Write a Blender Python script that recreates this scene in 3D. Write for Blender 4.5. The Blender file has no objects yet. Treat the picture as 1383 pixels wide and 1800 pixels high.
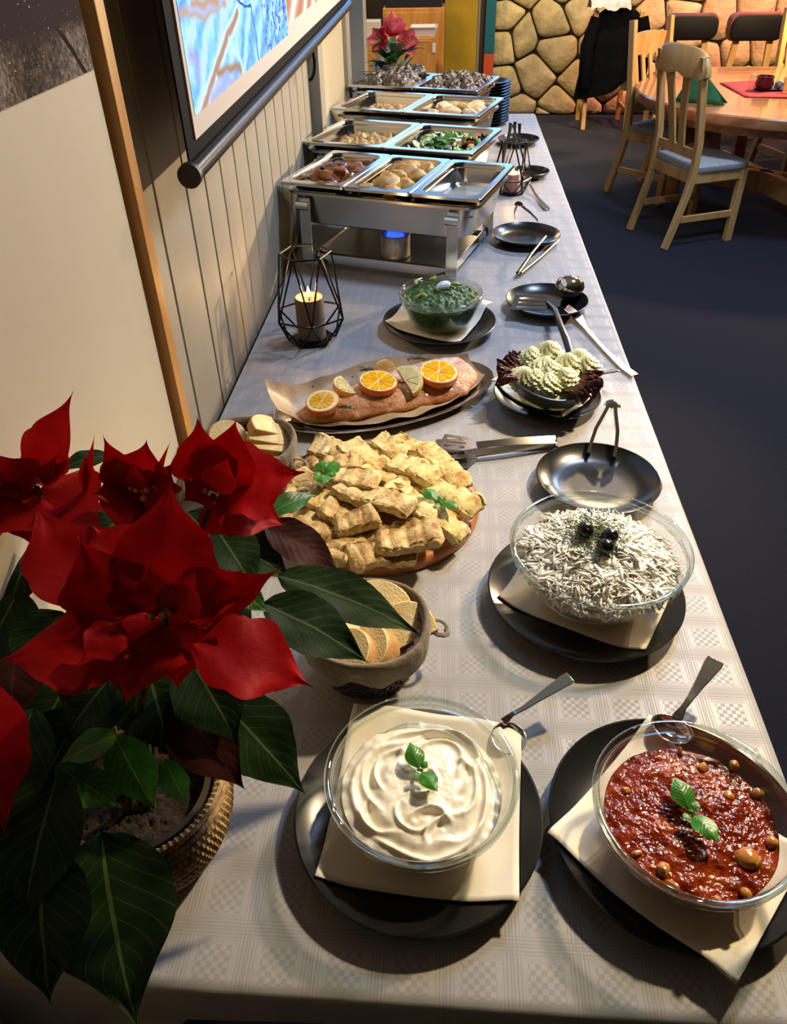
import bpy, bmesh, math, random
from mathutils import Vector, Matrix, noise
from math import sin, cos, pi, radians, sqrt, exp, atan2
random.seed(7)
S = bpy.context.scene
COL = S.collection
# ------------------------------------------------------------------ camera
IW, IH, FPX = 1383, 1800, 1354.04
PITCH, YAW, ROLL = 0.66454, 0.077964, -0.0213
CAM = Vector((0, 0, 1.70))
_f = Vector((0, cos(PITCH), -sin(PITCH))); _u = Vector((0, sin(PITCH), cos(PITCH))); _r = Vector((1, 0, 0))
_Z = Matrix.Rotation(YAW, 3, 'Z')
_f = _Z @ _f; _u = _Z @ _u; _r = _Z @ _r
_r, _u = cos(ROLL) * _r + sin(ROLL) * _u, -sin(ROLL) * _r + cos(ROLL) * _u
cd = bpy.data.cameras.new('camera'); cam = bpy.data.objects.new('camera', cd); COL.objects.link(cam)
cd.sensor_fit = 'AUTO'; cd.sensor_width = 36; cd.lens = FPX * 36 / IH; cd.clip_start = 0.02; cd.clip_end = 60
M3 = Matrix((_r, _u, -_f)).transposed()
cam.matrix_world = Matrix.Translation(CAM) @ M3.to_4x4()
S.camera = cam
def at(px, py, z=None, x=None, y=None):
    """point of the room seen at a pixel of the photograph, on a plane of constant z, x or y"""
    d = _r * ((px - IW / 2) / FPX) + _u * ((IH / 2 - py) / FPX) + _f
    if z is not None: t = (z - CAM.z) / d.z
    elif x is not None: t = (x - CAM.x) / d.x
    else: t = (y - CAM.y) / d.y
    return CAM + d * t
def circ(pl, pr, py, z):
    a, b = at(pl, py, z), at(pr, py, z)
    return (a + b) / 2, (b - a).length / 2
# ------------------------------------------------------------------ colour management, world, lights
S.view_settings.view_transform = 'Standard'; S.view_settings.look = 'None'
S.view_settings.exposure = 0.38; S.view_settings.gamma = 1.0; S.view_settings.use_curve_mapping = False
S.cycles.use_denoising = True
S.cycles.max_bounces = 10; S.cycles.transparent_max_bounces = 16
S.cycles.caustics_reflective = False; S.cycles.caustics_refractive = False
S.cycles.sample_clamp_indirect = 4.0
w = bpy.data.worlds.new('room_dark'); S.world = w; w.use_nodes = True
w.node_tree.nodes['Background'].inputs[0].default_value = (0.02, 0.018, 0.016, 1)
w.node_tree.nodes['Background'].inputs[1].default_value = 1.0
WARM = (1.0, 0.74, 0.44); WARM2 = (1.0, 0.66, 0.36)
def light(name, kind, loc, energy, color, size=0.1, target=None, cone=60, blend=0.5, sizey=None):
    l = bpy.data.lights.new(name, kind); l.energy = energy; l.color = color
    o = bpy.data.objects.new(name, l); COL.objects.link(o); o.location = loc
    if kind == 'AREA':
        l.size = size
        if sizey: l.shape = 'RECTANGLE'; l.size_y = sizey
        else: l.shape = 'DISK'
    else: l.shadow_soft_size = size
    if kind == 'SPOT': l.spot_size = radians(cone); l.spot_blend = blend
    if target is not None:
        o.rotation_euler = (Vector(target) - Vector(loc)).to_track_quat('-Z', 'Y').to_euler()
    return o
light('side_lamp_light', 'SPOT', (2.6, 4.6, 1.62), 430, WARM, 0.05, (-0.2, 1.7, 0.9), 58, 0.8)
light('pendant_lamp_light', 'POINT', (2.7, 6.2, 1.75), 150, WARM, 0.07)
light('overhead_spot_light', 'SPOT', (1.15, 1.75, 2.6), 230, (1.0, 0.78, 0.48), 0.06, (0.36, 0.82, 0.88), 50, 0.8)
light('overhead_spot_light', 'SPOT', (1.1, 4.6, 2.6), 100, WARM, 0.05, (0.0, 2.7, 0.88), 60, 0.6)
light('overhead_spot_light', 'SPOT', (0.7, 2.9, 2.6), 75, WARM, 0.05, (-0.1, 4.0, 1.1), 50, 0.7)  # added fill to brighten the amaryllis and the far chafers
light('blue_wall_panel_light', 'AREA', (0.6, 8.75, 2.3), 46, (0.22, 0.5, 1.0), 4.5, (0.4, 2.0, 1.0), sizey=0.8)
light('cool_fill_light', 'AREA', (0.9, 2.2, 2.66), 28, (0.52, 0.68, 1.0), 0.35, (0.3, 2.2, 0))  # added cool fill, stands in for the screen's blue on the cloth
light('cool_fill_light', 'AREA', (1.6, 4.2, 2.66), 55, (0.5, 0.66, 1.0), 0.5, (0.8, 4.0, 0))  # added cool fill for the farther part of the buffet
light('wall_wash_light', 'SPOT', (2.9, 8.0, 2.5), 430, (1.0, 0.34, 0.28), 0.1, (2.9, 8.8, 0.9), 95, 0.8)
light('wall_wash_light', 'SPOT', (0.9, 7.4, 2.5), 120, (1.0, 0.82, 0.5), 0.1, (0.9, 8.8, 0.5), 75, 0.8)
light('floor_spot_light', 'SPOT', (1.1, 7.0, 2.6), 230, WARM, 0.05, (0.9, 7.0, 0), 40, 0.5)
light('doorway_light', 'SPOT', (-0.5, 6.0, 2.5), 100, WARM, 0.1, (-0.4, 7.2, 0.8), 100, 0.8)
# ------------------------------------------------------------------ helpers: materials
def lin(c):
    if isinstance(c, str):
        c = c.lstrip('#'); c = [int(c[i:i + 2], 16) / 255 for i in (0, 2, 4)]
        c = [x / 12.92 if x <= 0.04045 else ((x + 0.055) / 1.055) ** 2.4 for x in c]
    return (c[0], c[1], c[2], 1.0)
class NT:
    def __init__(s, name):
        s.m = bpy.data.materials.new(name); s.m.use_nodes = True; s.t = s.m.node_tree; s.t.nodes.clear()
        s.out = s.n('ShaderNodeOutputMaterial')
    def n(s, typ, **kw):
        nd = s.t.nodes.new(typ)
        for k, v in kw.items():
            if hasattr(nd, k) and k not in ('inputs',): setattr(nd, k, v)
        return nd
    def link(s, a, b): s.t.links.new(a, b)
    def math(s, op, a, b=None, c=None, clamp=False):
        nd = s.n('ShaderNodeMath'); nd.operation = op; nd.use_clamp = clamp
        for i, x in enumerate((a, b, c)):
            if x is None: continue
            if isinstance(x, (int, float)): nd.inputs[i].default_value = x
            else: s.link(x, nd.inputs[i])
        return nd.outputs[0]
    def coord(s, what='Object'): return s.n('ShaderNodeTexCoord').outputs[what]
    def sep(s, v):
        nd = s.n('ShaderNodeSeparateXYZ'); s.link(v, nd.inputs[0]); return nd.outputs
    def mapping(s, v, scale=(1, 1, 1), rot=(0, 0, 0), loc=(0, 0, 0)):
        nd = s.n('ShaderNodeMapping'); nd.inputs['Scale'].default_value = scale; nd.inputs['Rotation'].default_value = rot
        nd.inputs['Location'].default_value = loc; s.link(v, nd.inputs[0]); return nd.outputs[0]
    def noise(s, v, scale, detail=3, rough=0.55, dist=0.0):
        nd = s.n('ShaderNodeTexNoise'); nd.inputs['Scale'].default_value = scale; nd.inputs['Detail'].default_value = detail
        nd.inputs['Roughness'].default_value = rough; nd.inputs['Distortion'].default_value = dist
        s.link(v, nd.inputs['Vector']); return nd.outputs[0]
    def voronoi(s, v, scale, feature='F1', out=0):
        nd = s.n('ShaderNodeTexVoronoi'); nd.feature = feature; nd.inputs['Scale'].default_value = scale
        s.link(v, nd.inputs['Vector']); return nd.outputs[out]
    def wave(s, v, scale, dist=0, detail=2, dscale=1.0, direction='X', typ='BANDS'):
        nd = s.n('ShaderNodeTexWave'); nd.wave_type = typ; nd.inputs['Scale'].default_value = scale
        nd.inputs['Distortion'].default_value = dist; nd.inputs['Detail'].default_value = detail; nd.inputs['Detail Scale'].default_value = dscale
        if typ == 'BANDS': nd.bands_direction = direction
        s.link(v, nd.inputs['Vector']); return nd.outputs['Fac']
    def ramp(s, f, stops):
        nd = s.n('ShaderNodeValToRGB'); cr = nd.color_ramp
        while len(cr.elements) < len(stops): cr.elements.new(0.5)
        for e, (p, c) in zip(cr.elements, stops): e.position = p; e.color = lin(c)
        s.link(f, nd.inputs[0]); return nd.outputs[0]
    def mix(s, f, a, b):
        nd = s.n('ShaderNodeMix'); nd.data_type = 'RGBA'
        for sock, x in ((nd.inputs[0], f), (nd.inputs[6], a), (nd.inputs[7], b)):
            if isinstance(x, (int, float)): sock.default_value = x
            elif isinstance(x, (tuple, str, list)): sock.default_value = lin(x)
            else: s.link(x, sock)
        return nd.outputs[2]
    def bump(s, h, strength=0.3, dist=0.01, normal=None):
        nd = s.n('ShaderNodeBump'); nd.inputs['Strength'].default_value = strength; nd.inputs['Distance'].default_value = dist
        s.link(h, nd.inputs['Height'])
        if normal is not None: s.link(normal, nd.inputs['Normal'])
        return nd.outputs[0]
    def bsdf(s, color=None, rough=0.5, metal=0.0, normal=None, spec=0.5, coat=0, sss=0, sssr=(0.01, 0.006, 0.003), sheen=0, trans=0, ior=1.5):
        b = s.n('ShaderNodeBsdfPrincipled')
        def put(k, x):
            if isinstance(x, (int, float)): b.inputs[k].default_value = x
            elif isinstance(x, (tuple, str, list)): b.inputs[k].default_value = lin(x)
            elif x is not None: s.link(x, b.inputs[k])
        put('Base Color', color); put('Roughness', rough); put('Metallic', metal)
        b.inputs['Specular IOR Level'].default_value = spec; b.inputs['Coat Weight'].default_value = coat
        b.inputs['Coat Roughness'].default_value = 0.08
        b.inputs['Sheen Weight'].default_value = sheen; b.inputs['Transmission Weight'].default_value = trans; b.inputs['IOR'].default_value = ior
        if sss: b.inputs['Subsurface Weight'].default_value = sss; b.inputs['Subsurface Radius'].default_value = sssr; b.inputs['Subsurface Scale'].default_value = 1.0
        if normal is not None: s.link(normal, b.inputs['Normal'])
        return b.outputs[0]
    def done(s, shader):
        s.link(shader, s.out.inputs[0]); return s.m
def mat(name, c1, c2=None, rough=0.5, metal=0.0, nscale=20, bump=0.0, bscale=60, bdist=0.003, stretch=(1, 1, 1), detail=4, lo=0.35, hi=0.65, **kw):
    t = NT(name); v = t.coord()
    col = c1
    if c2 is not None:
        f = t.noise(t.mapping(v, stretch), nscale, detail)
        col = t.ramp(f, [(lo, c1), (hi, c2)])
    nrm = t.bump(t.noise(t.mapping(v, stretch), bscale, 4), bump, bdist) if bump else None
    return t.done(t.bsdf(col, rough, metal, nrm, **kw))
# ------------------------------------------------------------------ helpers: meshes
class MB:
    def __init__(s): s.v = []; s.f = []; s.uv = None
    def add(s, v, f, M=None):
        o = len(s.v)
        s.v += [tuple(M @ Vector(p)) for p in v] if M is not None else [tuple(p) for p in v]
        s.f += [tuple(i + o for i in q) for q in f]; return s
    def box(s, c, d, M=None, taper=1.0):
        x, y, z = d[0] / 2, d[1] / 2, d[2] / 2; k = taper
        v = [(-x, -y, -z), (x, -y, -z), (x, y, -z), (-x, y, -z), (-x * k, -y * k, z), (x * k, -y * k, z), (x * k, y * k, z), (-x * k, y * k, z)]
        v = [Vector(p) for p in v]
        if M is not None: v = [M @ p for p in v]
        v = [p + Vector(c) for p in v]
        return s.add(v, [(0, 3, 2, 1), (4, 5, 6, 7), (0, 1, 5, 4), (1, 2, 6, 5), (2, 3, 7, 6), (3, 0, 4, 7)])
    def loft(s, rings, cap0=True, cap1=True, closed=True):
        n = len(rings[0]); v = [p for r in rings for p in r]; f = []
        for i in range(len(rings) - 1):
            for j in range(n if closed else n - 1):
                k = (j + 1) % n
                f.append((i * n + j, i * n + k, (i + 1) * n + k, (i + 1) * n + j))
        if cap0: f.append(tuple(reversed(range(n))))
        if cap1: f.append(tuple((len(rings) - 1) * n + j for j in range(n)))
        return s.add(v, f)
    def tube(s, pts, r, n=8, squash=1.0, up=None):
        pts = [Vector(p) for p in pts]; rings = []
        prev = None
        for i, p in enumerate(pts):
            t = (pts[min(i + 1, len(pts) - 1)] - pts[max(i - 1, 0)]).normalized()
            if up is not None: a = Vector(up)
            else: a = prev if prev is not None else (Vector((0, 0, 1)) if abs(t.z) < 0.9 else Vector((1, 0, 0)))
            b = t.cross(a).normalized(); a = b.cross(t).normalized(); prev = a
            rr = r[i] if isinstance(r, (list, tuple)) else r
            rings.append([p + b * (cos(2 * pi * k / n) * rr) + a * (sin(2 * pi * k / n) * rr * squash) for k in range(n)])
        return s.loft(rings)
    def strip(s, pts, w, t, up=(0, 0, 1)):
        """flat bar of width w and thickness t along a path"""
        pts = [Vector(p) for p in pts]; rings = []
        for i, p in enumerate(pts):
            d = (pts[min(i + 1, len(pts) - 1)] - pts[max(i - 1, 0)]).normalized()
            b = d.cross(Vector(up)).normalized(); a = b.cross(d).normalized()
            ww = w[i] if isinstance(w, (list, tuple)) else w
            rings.append([p + b * ww / 2 + a * t / 2, p - b * ww / 2 + a * t / 2, p - b * ww / 2 - a * t / 2, p + b * ww / 2 - a * t / 2])
        return s.loft(rings)
    def lathe(s, prof, n=48, fn=None, closed=False):
        """prof: (r, z) pairs; fn(r, z, ang) -> (r, z) modifies"""
        rings = []
        for (r, z) in prof:
            ring = []
            for k in range(n):
                a = 2 * pi * k / n; rr, zz = (r, z) if fn is None else fn(r, z, a)
                ring.append((rr * cos(a), rr * sin(a), zz))
            rings.append(ring)
        if closed: rings.append(rings[0])
        return s.loft(rings, cap0=not closed and prof[0][0] > 1e-6 or False, cap1=not closed and prof[-1][0] > 1e-6 or False)
    def grid(s, fn, nu, nv, closeu=False):
        v = [fn(i / nu, j / nv) for i in range(nu + (0 if closeu else 1)) for j in range(nv + 1)]
        f = []; m = nv + 1; N = nu + (0 if closeu else 1)
        for i in range(nu):
            for j in range(nv):
                a = i; b = (i + 1) % N
                f.append((a * m + j, b * m + j, b * m + j + 1, a * m + j + 1))
        return s.add(v, f)
    def ball(s, c, r, nu=12, nv=8, fn=None):
        rings = []; v = []
        for i in range(nv + 1):
            th = pi * i / nv
            for j in range(nu):
                ph = 2 * pi * j / nu
                d = Vector((sin(th) * cos(ph), sin(th) * sin(ph), cos(th)))
                k = fn(d) if fn else 1.0
                rr = Vector(r) if isinstance(r, (tuple, list)) else Vector((r, r, r))
                v.append(Vector(c) + Vector((d.x * rr.x, d.y * rr.y, d.z * rr.z)) * k)
        f = [(i * nu + j, (i + 1) * nu + j, (i + 1) * nu + (j + 1) % nu, i * nu + (j + 1) % nu) for i in range(nv) for j in range(nu)]
        return s.add(v, f)
    def prism(s, poly, z0, z1):
        n = len(poly)
        v = [(x, y, z0) for x, y in poly] + [(x, y, z1) for x, y in poly]
        f = [tuple(reversed(range(n))), tuple(range(n, 2 * n))] + [(i, (i + 1) % n, n + (i + 1) % n, n + i) for i in range(n)]
        return s.add(v, f)
    def mesh(s, name, smooth=True, angle=40, merge=True):
        me = bpy.data.meshes.new(name); me.from_pydata([tuple(p) for p in s.v], [], s.f)
        if merge or smooth:
            bm = bmesh.new(); bm.from_mesh(me)
            if merge: bmesh.ops.remove_doubles(bm, verts=bm.verts, dist=1e-6)
            bmesh.ops.recalc_face_normals(bm, faces=bm.faces); bm.to_mesh(me); bm.free()
        if smooth:
            me.polygons.foreach_set('use_smooth', [True] * len(me.polygons))
            if angle: me.set_sharp_from_angle(angle=radians(angle))
        return me
    def obj(s, name, m, parent=None, smooth=True, angle=40, bevel=0, seg=2, loc=None, rot=None, merge=True, subd=0):
        return link(name, s.mesh(name, smooth, angle, merge), m, parent, loc, rot, bevel, seg, subd)
def link(name, me, m, parent=None, loc=None, rot=None, bevel=0, seg=2, subd=0):
    o = bpy.data.objects.new(name, me); COL.objects.link(o)
    if m is not None and not me.materials: me.materials.append(m)
    if parent is not None: o.parent = parent
    if loc is not None: o.location = loc
    if rot is not None: o.rotation_euler = rot
    if bevel:
        b = o.modifiers.new('bevel', 'BEVEL'); b.width = bevel; b.segments = seg; b.limit_method = 'ANGLE'; b.angle_limit = radians(40)
    if subd:
        b = o.modifiers.new('subd', 'SUBSURF'); b.levels = b.render_levels = subd
    return o
def tag(o, label=None, cat=None, group=None, kind=None):
    if label: o['label'] = label
    if cat: o['category'] = cat
    if group: o['group'] = group
    if kind: o['kind'] = kind
    return o
def thing(name, label, cat, loc=(0, 0, 0), rz=0, group=None, rot=None):
    o = bpy.data.objects.new(name, None); COL.objects.link(o); o.empty_display_size = 0.02
    o.location = loc; o.rotation_euler = rot if rot else (0, 0, rz)
    return tag(o, label, cat, group)
def copy_tree(o, parent=None):
    c = o.copy(); COL.objects.link(c); c.parent = parent
    for ch in list(o.children): copy_tree(ch, c)
    return c
def nz(p, s=1.0, seed=0): return noise.noise(Vector((p[0] * s + seed * 7.3, p[1] * s - seed * 3.1, p[2] * s + seed * 1.7)))
def rrect(wx, wy, r, z, n=5, cx=0, cy=0):
    pts = []
    for (sx, sy, a0) in ((1, 1, 0), (-1, 1, pi / 2), (-1, -1, pi), (1, -1, 3 * pi / 2)):
        for k in range(n + 1):
            a = a0 + pi / 2 * k / n
            pts.append((cx + sx * (wx / 2 - r) + r * cos(a), cy + sy * (wy / 2 - r) + r * sin(a), z))
    return pts
TZ = 0.88        # table top
# ------------------------------------------------------------------ materials
def m_cloth():
    t = NT('damask_cloth'); v = t.coord(); P = 0.066
    x, y, z = t.sep(v)
    fx = t.math('FRACT', t.math('DIVIDE', t.math('ADD', x, 5.0), P)); fy = t.math('FRACT', t.math('DIVIDE', t.math('ADD', y, 5.0), P))
    ax = t.math('ABSOLUTE', t.math('SUBTRACT', fx, 0.5)); ay = t.math('ABSOLUTE', t.math('SUBTRACT', fy, 0.5))
    diam = t.math('LESS_THAN', t.math('MAXIMUM', ax, ay), 0.27)
    ck = t.n('ShaderNodeTexChecker'); ck.inputs['Scale'].default_value = 12 / P; t.link(v, ck.inputs[0])
    ck.inputs[1].default_value = (1, 1, 1, 1); ck.inputs[2].default_value = (0, 0, 0, 1)
    m1 = t.math('MULTIPLY', diam, ck.outputs['Fac'])
    def stripes(a, b):
        band = t.math('MULTIPLY', t.math('GREATER_THAN', a, 0.36), t.math('GREATER_THAN', t.math('SINE', t.math('MULTIPLY', a, 2 * pi / 0.058)), 0.05))
        return band
    m2 = t.math('MAXIMUM', stripes(ax, ay), stripes(ay, ax))
    c2 = t.n('ShaderNodeTexChecker'); c2.inputs['Scale'].default_value = 6 / P; t.link(v, c2.inputs[0])
    m3 = t.math('MULTIPLY', t.math('MULTIPLY', t.math('LESS_THAN', ax, 0.34), t.math('GREATER_THAN', ay, 0.27)), 0.45)
    pat = t.math('MAXIMUM', t.math('MAXIMUM', m1, m2), m3)
    big = t.noise(v, 9, 2)
    col = t.mix(pat, '#A2A0A0', '#939190')
    rough = t.math('ADD', t.math('MULTIPLY', pat, 0.22), 0.42)
    fine = t.noise(v, 900, 2)
    n1 = t.bump(fine, 0.12, 0.0006); n2 = t.bump(t.noise(t.mapping(v, (2, 1, 1)), 5, 2), 0.35, 0.02, n1)
    return t.done(t.bsdf(col, rough, 0, n2, spec=0.35, sheen=0.1))
def m_wood(name, c1, c2, sc=18, rough=0.42, axis='X', coat=0.0, dist=4):
    t = NT(name); v = t.coord()
    st = {'X': (0.12, 1, 1), 'Y': (1, 0.12, 1), 'Z': (1, 1, 0.12)}[axis]
    vv = t.mapping(v, st)
    f = t.noise(vv, sc, 5, 0.6, 0.6); g = t.noise(vv, sc * 6, 3)
    col = t.ramp(t.math('ADD', t.math('MULTIPLY', f, 0.75), t.math('MULTIPLY', g, 0.25)), [(0.36, c1), (0.64, c2)])
    return t.done(t.bsdf(col, rough, 0, t.bump(g, 0.12, 0.002), coat=coat))
def m_glass(name='thin_glass', tint=(0.985, 0.99, 0.985), edge=1.0):
    t = NT(name)
    tr = t.n('ShaderNodeBsdfTransparent'); tr.inputs[0].default_value = (*tint, 1)
    gl = t.n('ShaderNodeBsdfGlossy'); gl.inputs['Roughness'].default_value = 0.03; gl.inputs[0].default_value = (1, 1, 1, 1)
    fr = t.n('ShaderNodeFresnel'); bf = t.n('ShaderNodeNewGeometry').outputs['Backfacing']; t.link(t.math('SUBTRACT', 1.5, t.math('MULTIPLY', bf, 1.5 - 1 / 1.5)), fr.inputs[0])
    mx = t.n('ShaderNodeMixShader'); t.link(t.math('MULTIPLY', fr.outputs[0], edge, clamp=True), mx.inputs[0]); t.link(tr.outputs[0], mx.inputs[1]); t.link(gl.outputs[0], mx.inputs[2])
    return t.done(mx.outputs[0])
def m_emit(name, c, strength):
    t = NT(name); e = t.n('ShaderNodeEmission'); e.inputs[0].default_value = lin(c); e.inputs[1].default_value = strength
    return t.done(e.outputs[0])
def m_leaf(name, ca, cb, vein, veinamt=0.5, rough=0.45, transl=0.25, nsc=25, spec=0.5, pleat=0.08):
    t = NT(name); uv = t.coord('UV'); u, v_, _ = t.sep(uv)
    a = t.math('ABSOLUTE', t.math('SUBTRACT', u, 0.5))
    mid = t.math('LESS_THAN', a, 0.018)
    q = t.math('FRACT', t.math('SUBTRACT', t.math('MULTIPLY', v_, 9.0), t.math('MULTIPLY', a, 5.0)))
    side = t.math('GREATER_THAN', q, 0.95)
    vm = t.math('MULTIPLY', t.math('MAXIMUM', mid, t.math('MULTIPLY', side, 0.55)), veinamt)
    ob = t.coord()
    base = t.ramp(t.noise(ob, nsc, 3), [(0.3, ca), (0.7, cb)])
    col = t.mix(vm, base, vein)
    pill = t.math('SINE', t.math('MULTIPLY', q, 2 * pi))
    nrm = t.bump(t.math('ADD', t.math('MULTIPLY', pill, pleat), t.noise(ob, 60, 3)), 0.3, 0.003)
    b = t.bsdf(col, rough, 0, nrm, spec=spec)
    tl = t.n('ShaderNodeBsdfTranslucent'); t.link(col, tl.inputs[0])
    mx = t.n('ShaderNodeMixShader'); mx.inputs[0].default_value = transl; t.link(b, mx.inputs[1]); t.link(tl.outputs[0], mx.inputs[2])
    return t.done(mx.outputs[0])
def m_wave_metal(name, c, rough=0.25, bump=0.0, stretch=(1, 1, 1)):
    return mat(name, c, rough=rough, metal=1.0, bump=bump, bscale=80, bdist=0.0008, stretch=stretch)
MAT = {}
MAT['cloth'] = m_cloth()
MAT['black_plate'] = mat('dark_stoneware', '#121211', '#191817', rough=0.25, nscale=30, bump=0.04, bscale=300, bdist=0.0004, spec=0.38)
MAT['black_metal'] = mat('black_metal', '#161412', rough=0.38, metal=0.6)
MAT['black_plastic'] = mat('black_plastic', '#121314', rough=0.35)
MAT['steel'] = m_wave_metal('polished_steel', '#c9c7c2', 0.16)
MAT['steel_brushed'] = mat('brushed_steel', '#b9b6b0', rough=0.27, metal=1.0, bump=0.08, bscale=200, bdist=0.0005, stretch=(0.05, 1, 1))
MAT['cutlery'] = m_wave_metal('cutlery_steel', '#d2cfc8', 0.1)
MAT['glass'] = m_glass()
MAT['glass_rim'] = m_glass('glass_rim', (0.86, 0.9, 0.88), 2.2)
def m_napkin():
    t = NT('paper_napkin'); v = t.coord(); b = t.wave(t.mapping(v, (1, 1, 0), rot=(0, 0, 0.8)), 190, 2.0, 1)
    return t.done(t.bsdf('#e6decb', 0.85, 0, t.bump(b, 0.18, 0.0008), spec=0.2, sss=0.0))
MAT['napkin'] = m_napkin()
MAT['pine'] = m_wood('orange_pine', '#b0742e', '#d09a50', 14, 0.4, 'Z')
MAT['pine_x'] = m_wood('orange_pine_flat', '#a5662c', '#c98a45', 14, 0.4, 'X')
MAT['chairwood'] = m_wood('beech_chair', '#bd8a4a', '#dcb06e', 16, 0.38, 'Z')
MAT['shadewood'] = m_wood('shaded_beech', '#a08558', '#b99c6c', 16, 0.42, 'Z')  # beech with shade put into its colour; unused
MAT['tablewood'] = m_wood('dining_table_wood', '#8f5a34', '#c18a58', 9, 0.2, 'X', coat=0.5)
MAT['boardwood'] = m_wood('serving_board_wood', '#8a4c1f', '#b87337', 14, 0.4, 'X')
MAT['seat'] = mat('pale_seat_fabric', '#8f9496', '#a8a8a0', rough=0.9, nscale=60, bump=0.2, bscale=300)
MAT['wall'] = mat('cream_paint', '#b3a88f', '#bdb299', rough=0.55, nscale=6, bump=0.03)
MAT['wall_board'] = mat('cream_board', '#938973', '#9d937d', rough=0.55, nscale=6, bump=0.03)
MAT['basil'] = m_leaf('basil_leaf', '#2f6a1c', '#478c2a', '#7ab352', 0.5, 0.35, 0.2, 60)
MAT['candle'] = mat('taupe_wax', '#6b5746', rough=0.5, sss=0.3, sssr=(0.01, 0.006, 0.003))
MAT['flame'] = m_emit('candle_flame', '#ffd58a', 14.0)
MAT['gap'] = mat('dark_gap', '#15110d', rough=0.9)
# ------------------------------------------------------------------ setting
WX = -0.475
def structure(name, mb, m, parent=None, **kw):
    o = mb.obj(name, m, parent, **kw)
    if parent is None: o['kind'] = 'structure'
    return o
def m_carpet():
    t = NT('navy_carpet'); v = t.coord()
    col = t.ramp(t.noise(v, 260, 3), [(0.35, '#0c0e18'), (0.65, '#1b1d2a')])
    return t.done(t.bsdf(col, 0.95, 0, t.bump(t.noise(v, 500, 2), 0.5, 0.004), spec=0.15, sheen=0.1))
structure('floor', MB().box((1.5, 3.4, -0.05), (9.0, 12.0, 0.1)), m_carpet(), smooth=False)
structure('ceiling', MB().box((1.5, 3.4, 2.75), (9.0, 12.0, 0.1)), mat('ceiling_paint', '#b3a791', rough=0.8), smooth=False)
structure('wall_right', MB().box((5.95, 3.4, 1.35), (0.1, 12.0, 2.9)), mat('dark_right_wall', '#4a3a2c', rough=0.7), smooth=False)
structure('wall_rear', MB().box((1.5, -2.45, 1.35), (9.0, 0.1, 2.9)), mat('dark_rear_wall', '#5b4a3a', rough=0.7), smooth=False)
structure('wall_far_left', MB().box((-2.95, 3.4, 1.35), (0.1, 12.0, 2.9)), MAT['wall'], smooth=False)
# left wall of upright boards
wl = structure('wall_left', MB().box((WX - 0.07, 0.7, 1.35), (0.1, 6.2, 2.7)), MAT['gap'], smooth=False)
yy = 1.105; k = 0
WEND = 3.8
bm_ = {}
def board(y0, y1, d=0.02, m=None):
    wdt = round(y1 - y0, 4)
    if wdt not in bm_: bm_[wdt] = MB().box((0, 0, 0), (d, wdt - 0.005, 2.69)).mesh('wall_board', False)
    o = link('wall_board', bm_[wdt], m or MAT['wall_board'], wl, (WX - d / 2, (y0 + y1) / 2, 1.35), bevel=0.003, seg=1)
for wdt in (0.165, 0.16, 0.12, 0.12, 0.12, 0.12, 0.12, 0.12, 0.12, 0.12, 0.12, 0.12, 0.12, 0.12):
    board(yy, yy + wdt); yy += wdt
# flush cupboard door in the wall past the boards, with its casing
yd = yy
dr = MB().box((WX + 0.004, (yd + 0.1 + WEND) / 2, 1.3), (0.03, WEND - yd - 0.22, 2.6)).obj('door_1', mat('cream_door', '#c9b98f', rough=0.45), None, False, bevel=0.003); dr['kind'] = 'structure'
for (a, b) in ((yd, yd + 0.1), (WEND - 0.12, WEND)):
    MB().box((WX + 0.012, (a + b) / 2, 1.3), (0.05, b - a, 2.6)).obj('door_casing', MAT['wall_board'], dr, False, bevel=0.004)
hk = at(541, 108, x=WX + 0.04)
MB().tube([hk + Vector((0, 0, 0.0)) + Vector((0.02 * sin(a), 0, 0.05 * cos(a))) for a in [i * pi / 8 for i in range(9)]], 0.005, 6).obj('door_handle', MAT['black_metal'], dr)
# orange wooden frame at the end of the left wall, and what lies beyond it
o = MB().box((WX - 0.02, WEND + 0.03, 1.3), (0.09, 0.06, 2.6)).obj('trim_1', MAT['pine'], None, False, bevel=0.004); o['kind'] = 'structure'
a, b = at(613, 60, y=5.4), at(639, 60, y=5.4)
structure('wall_recess', MB().box(((a.x + b.x) / 2 - 0.02, 5.5, 1.35), (b.x - a.x + 0.04, 0.2, 2.7)), MAT['wall'], smooth=False)
YB = 8.88
a, b = at(640, 20, y=YB - 0.1), at(783, 20, y=YB - 0.1)
structure('wall_back_left', MB().box((a.x - 1.2, YB + 0.05, 1.35), (2 * abs(b.x - a.x) + 2.4, 0.1, 2.7)), mat('dark_brown_panel', '#2c1c12', rough=0.6), smooth=False)
a, b = at(781, 60, y=8.55), at(838, 60, y=8.55)
d2 = MB().box(((a.x + b.x) / 2, 8.57, 1.22), (b.x - a.x, 0.04, 1.86)).obj('door_2', mat('mustard_door', '#8f7415', '#a3851c', rough=0.4, nscale=4), None, False, bevel=0.004); d2['kind'] = 'structure'
a2 = at(843, 60, y=8.55)
MB().box(((b.x + a2.x) / 2, 8.60, 1.15), (a2.x - b.x, 0.03, 2.0)).obj('door_edge', mat('lit_edge_white', '#d9d6c2', rough=0.35), d2, False, bevel=0.002)  # light along the door's edge put into the strip's white colour
a3 = at(853, 60, y=8.55)
o = MB().box(((a2.x + a3.x) / 2, 8.58, 1.3), (a3.x - a2.x, 0.1, 2.6)).obj('trim_2', mat('dark_jamb', '#2a1a10', rough=0.5), None, False); o['kind'] = 'structure'
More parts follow.
